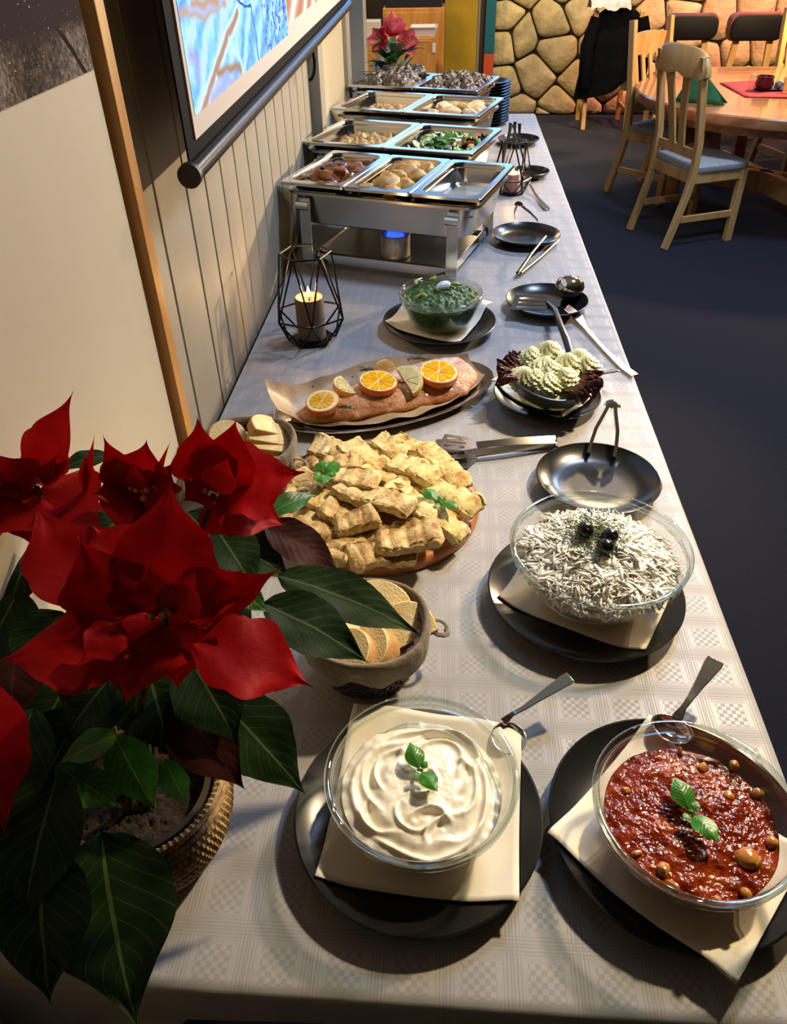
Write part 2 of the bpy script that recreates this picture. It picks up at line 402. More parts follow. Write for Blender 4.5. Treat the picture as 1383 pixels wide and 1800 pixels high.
# painted post: teal above, brick red below
p0, p1 = at(852, 60, y=8.5), at(870, 60, y=8.5); zt = at(860, 94, y=8.5).z
post = MB().box(((p0.x + p1.x) / 2, 8.57, (zt + 2.6) / 2), (p1.x - p0.x, 0.14, 2.6 - zt)).obj('trim_3', mat('teal_paint', '#0d5260', rough=0.45), None, False, bevel=0.004); post['kind'] = 'structure'
MB().box(((p0.x + p1.x) / 2, 8.57, zt / 2), (p1.x - p0.x, 0.13, zt)).obj('lower_post', mat('brick_red_paint', '#a8451f', rough=0.5), post, False, bevel=0.004)
# stone back wall: every stone a piece
SX0 = p1.x - 0.02
wb = structure('wall_back', MB().box((SX0 + 2.8, YB + 0.05, 1.35), (5.6, 0.1, 2.7)), mat('dark_mortar', '#1b140c', rough=0.9), smooth=False)
def m_stone():
    t = NT('sandstone'); v = t.coord(); oi = t.n('ShaderNodeObjectInfo').outputs['Random']
    c = t.ramp(t.noise(v, 7, 5), [(0.3, '#a18f66'), (0.7, '#cfbd94')])
    c = t.mix(t.math('MULTIPLY', oi, 0.4), c, '#a89a5c')
    return t.done(t.bsdf(c, 0.75, 0, t.bump(t.noise(v, 25, 5), 0.5, 0.02), spec=0.3))
MS = m_stone()
rs = random.Random(3)
pts = []
sx, sz = 0.33, 0.27
for j in range(-1, 7):
    for i in range(-1, 16):
        pts.append((SX0 + (i + 0.5 * (j % 2)) * sx + rs.uniform(-.13, .13), j * sz + rs.uniform(-.11, .11) + 0.08))
def clip(poly, ax, ay, bx, by):
    mx, my = (ax + bx) / 2, (ay + by) / 2; nx, ny = bx - ax, by - ay; out = []
    for i in range(len(poly)):
        p, q = poly[i], poly[(i + 1) % len(poly)]
        dp = (p[0] - mx) * nx + (p[1] - my) * ny; dq = (q[0] - mx) * nx + (q[1] - my) * ny
        if dp <= 0: out.append(p)
        if dp * dq < 0:
            k = dp / (dp - dq); out.append((p[0] + (q[0] - p[0]) * k, p[1] + (q[1] - p[1]) * k))
    return out
for i, (px, py) in enumerate(pts):
    poly = [(SX0, 0.0), (SX0 + 4.6, 0.0), (SX0 + 4.6, 1.75), (SX0, 1.75)]
    for j, (qx, qy) in enumerate(pts):
        if i != j and abs(qx - px) < 1.4 and abs(qy - py) < 1.3: poly = clip(poly, px, py, qx, qy)
        if len(poly) < 3: break
    if len(poly) < 3: continue
    for _ in range(2):       # round the corners
        poly = [(p[0] * a + q[0] * (1 - a), p[1] * a + q[1] * (1 - a)) for p, q in zip(poly, poly[1:] + poly[:1]) for a in (0.86, 0.14)]
    cx = sum(p[0] for p in poly) / len(poly); cy = sum(p[1] for p in poly) / len(poly)
    rad = sum(sqrt((p[0] - cx) ** 2 + (p[1] - cy) ** 2) for p in poly) / len(poly)
    if rad < 0.05: continue
    rings = []
    for (ins, d) in ((0.008, 0.0), (0.011, 0.03), (0.03, 0.048), (rad * 0.55, 0.055)):
        rings.append([((p[0] - cx) * max(0.05, 1 - ins / rad), -d - (nz((p[0], p[1], i), 6) * 0.012 if d > 0.04 else 0), (p[1] - cy) * max(0.05, 1 - ins / rad)) for p in poly])
    MB().loft(rings).obj('stone', MS, wb, True, 60, loc=(cx, YB, cy))
# ------------------------------------------------------------------ the poster on the left wall
def m_print():
    t = NT('stone_photo_print'); v = t.coord(); x, y, z = t.sep(v)
    g = t.noise(v, 160, 6, 0.7); big = t.noise(v, 9, 4)
    c = t.ramp(t.math('ADD', t.math('MULTIPLY', g, 0.6), t.math('MULTIPLY', big, 0.4)), [(0.38, '#2a221c'), (0.5, '#5c5045'), (0.62, '#9a8c7c')])
    ridge = t.math('LESS_THAN', t.math('ABSOLUTE', t.math('SUBTRACT', t.math('ADD', t.math('MULTIPLY', y, 1.1), t.math('MULTIPLY', z, 1.0)), t.math('ADD', 2.705, t.math('MULTIPLY', big, 0.03)))), 0.006)
    c = t.mix(ridge, c, '#1d1712')
    soft = t.math('MULTIPLY', t.math('SUBTRACT', z, t.math('ADD', 1.578, t.math('MULTIPLY', big, .012))), 60, clamp=True)
    c = t.mix(soft, c, '#3a2d2b')
    glit = t.math('GREATER_THAN', t.noise(v, 300, 1), 0.76)
    c = t.mix(glit, c, '#e6dccb')
    return t.done(t.bsdf(c, 0.85, spec=0.08))
zp = 1.544
pst = thing('wall_poster', 'large cream wall panel with grey stone photo and wooden edge', 'poster', (WX + 0.006, 0.4, 0.74))
MB().box((0, -0.05, 0.87), (0.016, 1.51, 1.74)).obj('panel', mat('cream_panel', '#bdb297', '#c2b79d', rough=0.65, nscale=3, bump=0.12, bscale=420, bdist=0.0008), pst, False, loc=(0, 0, 0))
pr = MB().box((WX + 0.0155, 0.35, (zp + 2.4) / 2), (0.002, 1.50, 2.4 - zp)).obj('photo_print', m_print(), None, False); pr.parent = pst; pr.matrix_parent_inverse = Matrix.Translation(-Vector((WX + 0.006, 0.4, 0.74)))
MB().box((0.004, 0.7375, 0.87), (0.034, 0.032, 1.74)).obj('wooden_edge', MAT['pine'], pst, False, bevel=0.002)
# ------------------------------------------------------------------ projection screen
XS = -0.40
pa, pb = at(337, 305, x=XS), at(612, 8, x=XS)
ln = (pb - pa).length; tilt = atan2(pb.z - pa.z, pb.y - pa.y)
scr = thing('projection_screen', 'pull-down projector screen with blue picture and black bar on left wall', 'screen', pa, rot=(tilt, 0, 0))
HT = 1.3
q = Matrix.Translation(pa) @ Matrix.Rotation(tilt, 4, 'X'); qi = q.inverted()
wl0 = qi @ at(343, 246, x=XS); im0 = qi @ at(341, 202, x=XS); im1 = qi @ at(505, 69, x=XS); im2 = qi @ at(601, 0, x=XS)
MB().box((-0.003, ln / 2, HT / 2), (0.003, ln - 0.01, HT)).obj('black_backing', mat('screen_black', '#0b0a0a', rough=0.8, spec=0.1), scr, False)
MB().box((0.0, (wl0.y + ln - 0.045) / 2, (wl0.z + HT) / 2), (0.003, ln - 0.045 - wl0.y, HT - wl0.z)).obj('white_fabric', mat('screen_white', '#cdbfae', rough=0.7), scr, False)
def m_picture(kind):
    t = NT('projected_' + kind); v = t.coord()
    if kind == 'blue':
        x_, y_, z_ = t.sep(v)
        loc = lambda cx, cy: qi @ at(300 + cx / 4.32, cy / 4.32, x=XS)
        wob = t.math('MULTIPLY', t.math('SUBTRACT', t.noise(v, 12, 3), .5), .05)
        yw, zw = t.math('ADD', y_, wob), t.math('ADD', z_, t.math('MULTIPLY', wob, .6))
        def seg(p, q, yy=yw, zz=zw):
            P, Q = loc(*p), loc(*q); dy, dz = Q.y - P.y, Q.z - P.z; l2 = dy * dy + dz * dz
            a_, b_ = t.math('SUBTRACT', yy, P.y), t.math('SUBTRACT', zz, P.z)
            k = t.math('DIVIDE', t.math('ADD', t.math('MULTIPLY', a_, dy), t.math('MULTIPLY', b_, dz)), l2, clamp=True)
            e, f = t.math('SUBTRACT', a_, t.math('MULTIPLY', k, dy)), t.math('SUBTRACT', b_, t.math('MULTIPLY', k, dz))
            return t.math('SQRT', t.math('ADD', t.math('MULTIPLY', e, e), t.math('MULTIPLY', f, f)))
        def path(pts):
            d_ = None
            for p, q in zip(pts, pts[1:]): s_ = seg(p, q); d_ = s_ if d_ is None else t.math('MINIMUM', d_, s_)
            return d_
        def below(d_, w_, soft=.006): return t.math('DIVIDE', t.math('SUBTRACT', w_, d_), soft, clamp=True)
        f = t.wave(t.mapping(v, (1, 1, 1), rot=(1.0, 0, 0)), 5, 6, 3, 2.0, 'Y'); g = t.noise(v, 60, 4, .65); h = t.noise(v, 6, 2)
        m = t.math('ADD', t.math('MULTIPLY', f, .28), t.math('ADD', t.math('MULTIPLY', g, .40), t.math('MULTIPLY', h, .36)))
        c = t.ramp(m, [(.30, '#6f98de'), (.40, '#80bff5'), (.50, '#98d4fb'), (.60, '#b2e2fc'), (.70, '#c6d6f6')])
        rt_ = below(t.math('MULTIPLY', y_, -1), -loc(690, 300).y, .02)
        c = t.mix(t.math('MULTIPLY', rt_, t.math('GREATER_THAN', g, .54)), c, '#5878c8')
        # wide brown fold, its pale borders, dark seam, brown and lilac patches
        d1 = path([(490, 90), (440, 220), (390, 330), (310, 580), (250, 760), (220, 860)])
        c = t.mix(below(d1, .018), c, '#cfe6fb'); c = t.mix(below(d1, .010), c, '#b0907c')
        d2 = path([(480, 0), (590, 60), (640, 300), (662, 480)]); c = t.mix(below(d2, .0035, .002), c, '#3f5c9c')
        d3 = path([(425, 310), (520, 460), (560, 600)]); c = t.mix(below(d3, .009), c, '#c4e2fb')
        d4 = path([(340, 560), (420, 500), (520, 520)]); c = t.mix(below(d4, .014, .012), c, '#a98a72')
        d5 = path([(300, 760), (420, 610), (500, 640)]); c = t.mix(below(d5, .022, .02), c, '#aab0e6')
        for k_, col in ((0, '#c0a698'), (1, '#b5bce8'), (2, '#bfa08c')):
            d6 = path([(60 + 40 * k_, 110 - 40 * k_), (240, 120 - 45 * k_), (400 - 30 * k_, 10)]); c = t.mix(below(d6, .010, .008), c, col)
        d7 = path([(130, 430), (190, 480), (180, 600)]); c = t.mix(below(d7, .020, .02), c, '#a7a6dd')
    else:
        f = t.wave(t.mapping(v, (1, 1, 1), rot=(-0.6, 0, 0)), 3, 5, 2, 1.0, 'Z'); g = t.noise(v, 14, 3)
        c = t.ramp(t.math('ADD', t.math('MULTIPLY', f, 0.5), t.math('MULTIPLY', g, 0.5)), [(0.3, '#c98f78'), (0.5, '#e0b09a'), (0.62, '#f0cdb4'), (0.72, '#ffffff')])
    e = t.n('ShaderNodeEmission'); t.link(c, e.inputs[0]); e.inputs[1].default_value = 1.0
    return t.done(e.outputs[0])
iz = im0.z
MB().box((0.003, (im0.y + im1.y) / 2, (iz + HT) / 2), (0.002, im1.y - im0.y, HT - iz)).obj('blue_picture', m_picture('blue'), scr, False)
MB().box((0.003, (im1.y + ln - 0.3) / 2 + 0.012, (iz + 0.02 + HT) / 2), (0.002, ln - 0.3 - im1.y - 0.024, HT - iz - 0.02)).obj('orange_picture', m_picture('orange'), scr, False)
MB().tube([(0, -0.005, 0), (0, ln, 0)], 0.016, 20).obj('bottom_bar', mat('black_bar', '#05070b', rough=0.3, spec=0.25), scr)
MB().tube([(0, -0.016, 0), (0, -0.003, 0)], 0.0185, 20).obj('end_cap', mat('black_cap', '#08080a', rough=0.5), scr, angle=30)
# ------------------------------------------------------------------ buffet table and its cloth
X0, X1, Y0, Y1 = -0.458, 0.42, 0.284, 4.30
bt = thing('buffet_table', 'long buffet table under the grey cloth along the wall', 'table', ((X0 + X1) / 2, (Y0 + Y1) / 2, 0))
MB().box((0, 0, TZ - 0.0235), (X1 - X0 - 0.02, Y1 - Y0 - 0.02, 0.035)).obj('table_top', MAT['chairwood'], bt, False, bevel=0.003)
for sx_ in (-1, 1):
    for ty in (-1.85, -0.65, 0.65, 1.85): MB().box((sx_ * 0.38, ty, TZ / 2 - 0.022), (0.05, 0.05, TZ - 0.044)).obj('leg', MAT['black_metal'], bt, False)
def cloth_pt(u, v):
    # u, v are lengths over the sheet; past an edge they turn down over a small radius
    r = 0.012
    def fold(e):
        if e <= 0: return 0.0, 0.0
        if e < r * pi / 2: return r * sin(e / r), r * (1 - cos(e / r))
        return r + 0.02 * (e - r * pi / 2), r + (e - r * pi / 2)
    ox, dx = fold(u - (X1 - r)); oy, dy = fold((Y0 + r) - v)
    x = min(u, X1 - r) + ox; y = max(v, Y0 + r) - oy
    d = max(dx, dy) if dx and dy else dx + dy
    wv = 0.006 * sin(v * 21) * min(1, dx * 8) if dx else 0
    wy = 0.005 * sin(u * 17) * min(1, dy * 8) if dy else 0
    return (x + wv, y - wy, TZ - d)
def drop_near(u):    # the hem hangs lower at the wall corner
    k = min(1, max(0, (-0.25 - u) / 0.05)); return 0.06 + 0.20 * k * k * (3 - 2 * k)
mb = MB(); us = [X0 + (X1 - 0.012 - X0) * i / 40 for i in range(41)] + [X1 - 0.012 + 0.004 * i for i in range(1, 6)] + [X1 + 0.01 + 0.02 * i for i in range(1, 13)]
def vline(u):
    e = [-drop_near(u) * (1 - i / 8) for i in range(9)]
    return [Y0 + 0.012 + a - 0.006 for a in e] + [Y0 + 0.012 + 0.003 + 0.05 * i for i in range(0, int((Y1 - Y0) / 0.05) + 1)]
mm = len(vline(0)); vs = [cloth_pt(u, v) for u in us for v in vline(u)]
mb.add(vs, [(i * mm + j, (i + 1) * mm + j, (i + 1) * mm + j + 1, i * mm + j + 1) for i in range(len(us) - 1) for j in range(mm - 1)])
tc = mb.obj('tablecloth', MAT['cloth'], None, True, 0); tag(tc, 'grey damask tablecloth with woven squares covering the long buffet table', 'tablecloth')
# ------------------------------------------------------------------ dining corner
def post_path(H, W, s, rake=0.085, flare=0.10):
    return [(s * W, 0.0, 0), (s * W, flare * 0.45, 0.16), (s * W, flare * 0.85, 0.32), (s * W, flare, 0.45), (s * W, flare * 0.95, 0.6), (s * W, flare - rake * 0.45, 0.78), (s * W, flare - rake, H)]
def bar(mb, p, q, w, t, up=(0, 0, 1), n=2): return mb.strip([Vector(p).lerp(Vector(q), i / (n - 1)) for i in range(n)], w, t, up)
def chair_base(c, W, D, mw, fl=0.10):
    for s in (-1, 1):
        MB().box((s * (W - 0.005), fl + D, 0.215), (0.042, 0.042, 0.43)).obj('front_leg', mw, c, False, bevel=0.004)
        bar(MB(), (s * W, 0.075, 0.17), (s * (W - 0.005), fl + D, 0.17), 0.02, 0.04).obj('stretcher', mw, c, False, bevel=0.003)
        bar(MB(), (s * W, fl, 0.405), (s * (W - 0.005), fl + D, 0.405), 0.022, 0.06).obj('side_apron', mw, c, False, bevel=0.003)
    bar(MB(), (-W, fl + D, 0.405), (W, fl + D, 0.405), 0.022, 0.06).obj('front_apron', mw, c, False, bevel=0.003)
    bar(MB(), (-W, fl, 0.405), (W, fl, 0.405), 0.022, 0.06).obj('rear_apron', mw, c, False, bevel=0.003)
    mb = MB(); loops = []
    for z, g in ((0.436, 0.0), (0.45, 0.008), (0.468, 0.004), (0.476, -0.02), (0.48, -0.08)):
        loops.append([(x, y + fl + D / 2 + 0.012, zz) for x, y, zz in rrect(2 * W + 0.03 + g, D + 0.03 + g, 0.05, z)])
    mb.loft(loops).obj('seat', MAT['seat'], c)
def crest_chair(name, label, H, mw, group=None):
    c = thing(name, label, 'chair', group=group); W = 0.2
    for s in (-1, 1): MB().strip(post_path(H - 0.03, W, s), 0.036, 0.04, (0, 1, 0)).obj('rear_post', mw, c, True, 50, bevel=0.004)
    # arched crest rail
    v = []; N = 16; rings = []
    for i in range(N + 1):
        k = i / N * 2 - 1; x = k * 0.245
        top = H + 0.01 - 0.045 * abs(k) ** 3 - 0.05 * abs(k) ** 12; bot = H - 0.135 - 0.02 * abs(k) ** 2 + 0.012 * cos(k * 9) * (1 - abs(k)) + 0.03 * abs(k) ** 12; yb = 0.03 - 0.02 * (1 - k * k)
        rings.append([(x, yb - 0.016, bot), (x, yb - 0.016, top - 0.012), (x, yb - 0.006, top), (x, yb + 0.012, top - 0.004), (x, yb + 0.018, bot)])
    MB().loft(rings).obj('crest_rail', mw, c, True, 45)
    bar(MB(), (-W, 0.095, 0.535), (W, 0.095, 0.535), 0.02, 0.055).obj('lower_back_rail', mw, c, False, bevel=0.003)
    for s in (-1, 1):
        p = [(s * (0.045 + 0.05 * (t ** 2)), 0.095 - 0.09 * t, 0.54 + (H - 0.08 - 0.54) * t) for t in [i / 8 for i in range(9)]]
        MB().strip(p, [0.06 - 0.012 * sin(pi * i / 8) + 0.012 * (i / 8) for i in range(9)], 0.014, (0, 1, 0)).obj('splat', mw, c, True, 50)
    chair_base(c, W, 0.36, mw); return c
def slat_chair(name, label, H, mw, group=None):
    c = thing(name, label, 'chair', group=group); W = 0.2
    for s in (-1, 1): MB().strip(post_path(H, W, s), 0.04, 0.045, (0, 1, 0)).obj('rear_post', mw, c, True, 50, bevel=0.005)
    rings = []; N = 14
    for i in range(N + 1):
        k = i / N * 2 - 1; x = k * W; yb = 0.03 - 0.03 * (1 - k * k)
        top = H - 0.09 + 0.015 * (1 - k * k); bot = H - 0.225 + 0.02 * k * k - 0.012 * cos(k * 8)
        rings.append([(x, yb - 0.011, bot), (x, yb - 0.011, top), (x, yb + 0.011, top), (x, yb + 0.011, bot)])
    MB().loft(rings).obj('top_rail', mw, c, True, 45)
    bar(MB(), (-W, 0.095, 0.57), (W, 0.095, 0.57), 0.02, 0.06).obj('lower_back_rail', mw, c, False, bevel=0.003)
    for k in (-0.12, -0.04, 0.04, 0.12):
        bar(MB(), (k, 0.095, 0.58), (k, 0.012, H - 0.21), 0.036, 0.014, (0, 1, 0)).obj('slat', mw, c, False, bevel=0.002)
    chair_base(c, W, 0.36, mw); return c
R1, L1 = at(1170, 440, z=0), at(1103, 402, z=0)
H1 = at(1195, 80, y=((R1 + L1) / 2).y).z
ca = crest_chair('dining_chair', 'beech dining chair with rounded crest rail in front of round table', H1, MAT['chairwood'])
ca.location = (R1 + L1) / 2; ca.rotation_euler = (0, 0, atan2(R1.y - L1.y, R1.x - L1.x))
TC = Vector((2.17, 5.78, 0)); TR = 0.95; DZ = 0.73
def put_slat(c, px, py, rz, side=-1):
    p = at(px, py, z=0); M = Matrix.Rotation(rz, 3, 'Z'); c.location = p - M @ Vector((side * 0.2, 0, 0)); c.location.z = 0; c.rotation_euler = (0, 0, rz)
cb = slat_chair('dining_chair', 'tall beech chair with vertical back slats left of the round table', 1.09, MAT['chairwood'])
put_slat(cb, 1066, 336, radians(-138), side=1)
cc = copy_tree(cb); cc['label'] = 'beech slat-back chair at right edge of photo beyond the round table'
pc = at(1352, 15, y=6.9); cc.location = (pc.x + 0.3, 6.9, 0); cc.rotation_euler = (0, 0, radians(-165))
for ch in cc.children: pass
cj = copy_tree(cb); cj['label'] = 'beech chair beside stone wall with black jacket over its back'
pj = at(1017, 217, z=0); cj.location = (pj.x + 0.2, 8.15, 0); cj.rotation_euler = (0, 0, 0); cj.scale = (1, 1, .88)
# round table
tb = thing('dining_table', 'round wooden dining table with glossy top in right background', 'table', TC)
rng = []
for r, z in ((TR - 0.03, DZ - 0.065), (TR - 0.004, DZ - 0.06), (TR, DZ - 0.05), (TR, DZ - 0.008), (TR - 0.008, DZ), (TR * 0.5, DZ), (0.001, DZ)):
    rng.append((r, z))
MB().lathe(rng, 72).obj('table_top', MAT['tablewood'], tb, True, 35)
MB().lathe([(TR - 0.095, DZ - 0.12), (TR - 0.09, DZ - 0.062), (TR - 0.12, DZ - 0.062), (TR - 0.12, DZ - 0.12)], 72, closed=True).obj('table_apron', MAT['tablewood'], tb, True, 35)
for ang in (153, 105):
    d = Vector((cos(radians(ang)), sin(radians(ang)), 0)); n = Vector((-d.y, d.x, 0))
    bar(MB(), d * -0.6 + Vector((0, 0, 0.17)), d * 0.6 + Vector((0, 0, 0.17)), 0.07, 0.13).obj('foot_beam', MAT['chairwood'], tb, False, bevel=0.005)
    for s in (-1, 1):
        MB().box(d * 0.62 * s + Vector((0, 0, 0.07)), (0.12, 0.12, 0.14), Matrix.Rotation(radians(ang), 3, 'Z')).obj('foot', MAT['chairwood'], tb, False, bevel=0.006)
        bar(MB(), d * 0.36 * s + Vector((0, 0, 0.2)), d * 0.42 * s + Vector((0, 0, DZ - 0.066)), 0.075, 0.075, (0, 1, 0)).obj('leg', MAT['tablewood'], tb, False, bevel=0.004)
zt = DZ + 0.0005
def flat_quad(name, pxs, z, m, label, cat, th=0.003, group=None):
    P = [at(x, y, z=z) for x, y in pxs]; c = sum(P, Vector()) / 4
    mb = MB(); n = 8
    def fn(u, v):
        p = P[0].lerp(P[1], u).lerp(P[3].lerp(P[2], u), v); return p - c
    mb.grid(lambda u, v: fn(u, v) + Vector((0, 0, th * 0.5 * (1 + sin(u * 5 + v * 3)))), n, n)
    o = mb.obj(name, m, loc=c); s = o.modifiers.new('thick', 'SOLIDIFY'); s.thickness = 0.002; s.offset = 1
    return tag(o, label, cat, group)
flat_quad('napkin', [(1264, 146), (1309, 171), (1410, 173), (1345, 142)], zt + 0.001, mat('red_paper', '#b8262c', rough=0.8), 'red paper napkin laid flat on the round wooden table', 'napkin')
MG = mat('green_paper', '#1c5a34', '#236a3e', rough=0.8, nscale=8)
def tent(name, a, b, ap, h, label):
    A, B = at(*a, z=zt), at(*b, z=zt); n = (B - A).cross(Vector((0, 0, 1))).normalized() * 0.05
    C = at(*ap, y=((A + B) / 2).y); c = (A + B) / 2; N = 6
    mb = MB()
    top = Vector((C.x, c.y, C.z))
    for s in (-1, 1):
        mb.grid(lambda u, v: (A.lerp(B, u) + n * s * (1 - v)).lerp(top, v ** 1.0) - c, N, N)
    o = mb.obj(name, MG, loc=c, angle=30); sd = o.modifiers.new('thick', 'SOLIDIFY'); sd.thickness = 0.003
    return tag(o, label, 'napkin')
tent('folded_napkin', (1188, 176), (1276, 183), (1226, 108), 0.1, 'green folded napkin standing behind the rounded crest chair')
tent('folded_napkin', (1176, 118), (1200, 112), (1181, 66), 0.1, 'small green folded napkin seen between the two nearest chairs')
def lathe_thing(name, prof, m, label, cat, loc, n=24, group=None, angle=40):
    return tag(MB().lathe(prof, n).obj(name, m, loc=loc, angle=angle), label, cat, group)
p = at(1318, 161, z=zt)
lathe_thing('salt_shaker', [(0.0, 0), (0.026, 0.0), (0.028, 0.006), (0.022, 0.03), (0.024, 0.075), (0.022, 0.09), (0.015, 0.1), (0.0, 0.105)], MAT['glass_rim'], 'clear glass salt shaker on the red napkin', 'shaker', p)
p = at(1381, 164, z=zt)
lathe_thing('drinking_glass', [(0.0, 0), (0.028, 0.0), (0.032, 0.09), (0.03, 0.09), (0.026, 0.006), (0.0, 0.006)], MAT['glass_rim'], 'small clear glass at the right edge of the red napkin', 'glass', p)
p = at(1349, 158, z=zt + 0.005)
tag(MB().loft([rrect(0.15, 0.1, 0.02, 0.0), rrect(0.17, 0.12, 0.03, 0.012), rrect(0.165, 0.115, 0.03, 0.012), rrect(0.145, 0.095, 0.02, 0.004)]).obj('tray', MAT['black_plastic'], loc=p - Vector((0, 0, 0.001))), 'small black tray on the red napkin', 'tray')
MR = mat('maroon_glaze', '#4a0d18', rough=0.25)
lathe_thing('candle_holder', [(0.0, 0), (0.045, 0.0), (0.058, 0.03), (0.05, 0.06), (0.055, 0.075), (0.05, 0.075), (0.044, 0.058), (0.0, 0.05)], MR, 'round maroon candle holder on the small black tray', 'candle holder', p + Vector((-0.03, 0, 0.005)))
for i, (dx, dz) in enumerate(((0.06, 0.012),)):
    tag(MB().ball((0, 0, 0.028), 0.028, 12, 8, lambda d: 1 + 0.12 * sin(d.x * 9) * cos(d.z * 8)).obj('pine_cone', mat('black_white_cone', '#15110f', '#b9b0a6', nscale=60, rough=0.6), loc=p + Vector((dx, -0.01, 0.004))), 'small black and white cone ornament beside the maroon holder', 'ornament')
p = at(1243, 188, z=zt)
f = thing('fork', 'steel fork at the near edge of the round table', 'fork', p, rz=radians(20))
MB().strip([(-0.09, 0, 0.003), (0.03, 0, 0.003), (0.05, 0, 0.005)], [0.012, 0.007, 0.02], 0.002).obj('handle', MAT['cutlery'], f)
for k in (-0.0075, -0.0025, 0.0025, 0.0075): MB().strip([(0.05, k, 0.005), (0.09, k, 0.004)], 0.003, 0.002).obj('tine', MAT['cutlery'], f, False)
# padded chairs in front of the stone wall
mp = mat('black_leatherette', '#0d0b0a', rough=0.6, spec=0.2); mside = mat('pink_lit_upholstery', '#7a3a34', '#8a463e', rough=0.6, nscale=9)  # cushion colour carries the pink light on its top and sides
def padded(pxl, pxr, pyt, pyb, yq, label):
    a, b = at(pxl, pyt, y=yq), at(pxr, pyt, y=yq); zb = at(pxl, pyb, y=yq).z
    c = thing('padded_chair', label, 'chair', ((a.x + b.x) / 2, yq, 0), group=None); W = (b.x - a.x) / 2; zt_ = a.z; h = zt_ - zb
    loops = []
    for y, g in ((-0.032, -0.03), (-0.026, 0.0), (0.0, 0.0)):
        loops.append([(x, y, z) for x, z, _ in rrect(2 * W - 0.02 + g, h - 0.02 + g, 0.06, 0)])
    MB().loft([[(x, y - 0.02, z + (zt_ + zb) / 2) for x, y, z in l] for l in loops]).obj('back_panel', mp, c)
    loops = []
    for y, g in ((-0.01, 0.0), (0.05, 0.015), (0.11, 0.0), (0.12, -0.05)):
        loops.append([(x, y, z + (zt_ + zb) / 2) for x, z, _ in rrect(2 * W + g, h + g, 0.06, 0)])
    MB().loft(loops).obj('back_cushion', mside, c)
    for s in (-1, 1):
        bar(MB(), (s * W * 0.62, 0.03, zb + 0.02), (s * W * 0.75, 0.03, 0.44), 0.05, 0.04, (0, 1, 0)).obj('back_post', MAT['chairwood'], c, False, bevel=0.004)
        for yy_ in (0.05, 0.42): MB().box((s * W * 0.8, yy_, 0.21), (0.045, 0.045, 0.42)).obj('leg', MAT['chairwood'], c, False, bevel=0.004)
    MB().loft([[(x, y + 0.24, z) for x, y, z in rrect(2 * W + g, 0.46 + g, 0.06, z0)] for z0, g in ((0.41, 0), (0.44, 0.02), (0.475, 0.0), (0.485, -0.08))]).obj('seat', mside, c)
    return c
padded(1176, 1266, 26, 71, 7.75, 'chair with black padded back against stone wall, left of the two')
padded(1288, 1384, 24, 72, 7.75, 'chair with black padded back against stone wall, at the right edge')
# jacket over the chair by the stone wall
jx = cj.location.x; jz = at(1045, 16, y=8.17).z; jb = at(1000, 172, y=8.1).z
rings = []; NR = 22; NA = 40
for i in range(NR + 1):
    t = i / NR; z = jz + (jb - jz) * t
    half = 0.12 + 0.14 * min(1, t * 3.2) ** 0.6 + 0.02 * t; dep = 0.05 + 0.05 * min(1, t * 3) + 0.015 * t
    cxx = 0.0 - 0.03 * t; ring = []
    for k in range(NA):
        a = 2 * pi * k / NA; fo = 1 + 0.10 * t * sin(5 * a + 3 * t) + 0.06 * nz((cos(a), sin(a), t * 3), 2.2, 4)
        zz = z + 0.06 * (t > 0.9) * (0.5 + cos(a)) + 0.16 * t * max(0, cos(a)) ** 1.5
        ring.append((cxx + half * cos(a) * fo, dep * sin(a) * fo, zz - jb))
    rings.append(ring)
jk = thing('jacket', 'black jacket hung over the back of a chair by the stone wall', 'jacket', (jx, 8.2, jb))
MB().loft(rings).obj('jacket_body', mat('black_cloth', '#050609', '#090a10', rough=0.9, spec=0.08, nscale=12, bump=0.3, bscale=60, bdist=0.01), jk)
for s in (-1, 1):
    MB().tube([(s * 0.20, -0.06, jz - jb - 0.06), (s * 0.255, -0.09, (jz - jb) * 0.6), (s * 0.25, -0.1, (jz - jb) * 0.25), (s * 0.24, -0.09, 0.08)], [0.05, 0.062, 0.055, 0.045], 12).obj('sleeve', bpy.data.materials['black_cloth'], jk)
sc = at(1072, 10, y=8.15)
tag(MB().grid(lambda u, v: ((u - 0.5) * 0.34, (v - 0.5) * 0.3, 0.075 * sin(pi * v) ** 0.8 + 0.03 * sin(9 * u + 4 * v) * sin(pi * u) + 0.02 * nz((u, v, 0), 7) + 0.02 * sin(pi * u) - 0.03), 24, 20).obj('scarf', mat('pale_scarf', '#a9a8a6', '#c9c6c2', rough=0.9, nscale=14), loc=(sc.x, 8.2, jz + 0.03)), 'pale grey scarf bunched on top of the black jacket', 'scarf')
# ------------------------------------------------------------------ back left: cabinets, boxes
y1 = 6.9
a, b = at(624, 68, y=y1), at(764, 68, y=y1)
cabw = b.x - a.x; zc = a.z
cb1 = thing('cabinet', 'low orange wooden cabinet behind the pink flowers', 'cabinet', ((a.x + b.x) / 2, y1 + 0.2, 0))
MB().box((0, 0, zc / 2), (cabw, 0.4, zc)).obj('body', MAT['pine'], cb1, False, bevel=0.004)
for s in (-1, 1): MB().box((s * cabw / 4, -0.205, zc / 2), (cabw / 2 - 0.01, 0.014, zc - 0.03)).obj('door', MAT['pine'], cb1, False, bevel=0.003)
a, b = at(672, 15, y=7.5), at(781, 15, y=7.5)
cb2 = thing('cabinet', 'taller orange wooden cabinet with a dark box on top', 'cabinet', ((a.x + b.x) / 2, 7.7, 0))
MB().box((0, 0, a.z / 2), (b.x - a.x, 0.36, a.z)).obj('body', MAT['pine'], cb2, False, bevel=0.004)
MB().box((0, -0.186, a.z / 2), (b.x - a.x - 0.05, 0.012, a.z - 0.06)).obj('door', MAT['pine'], cb2, False, bevel=0.003)
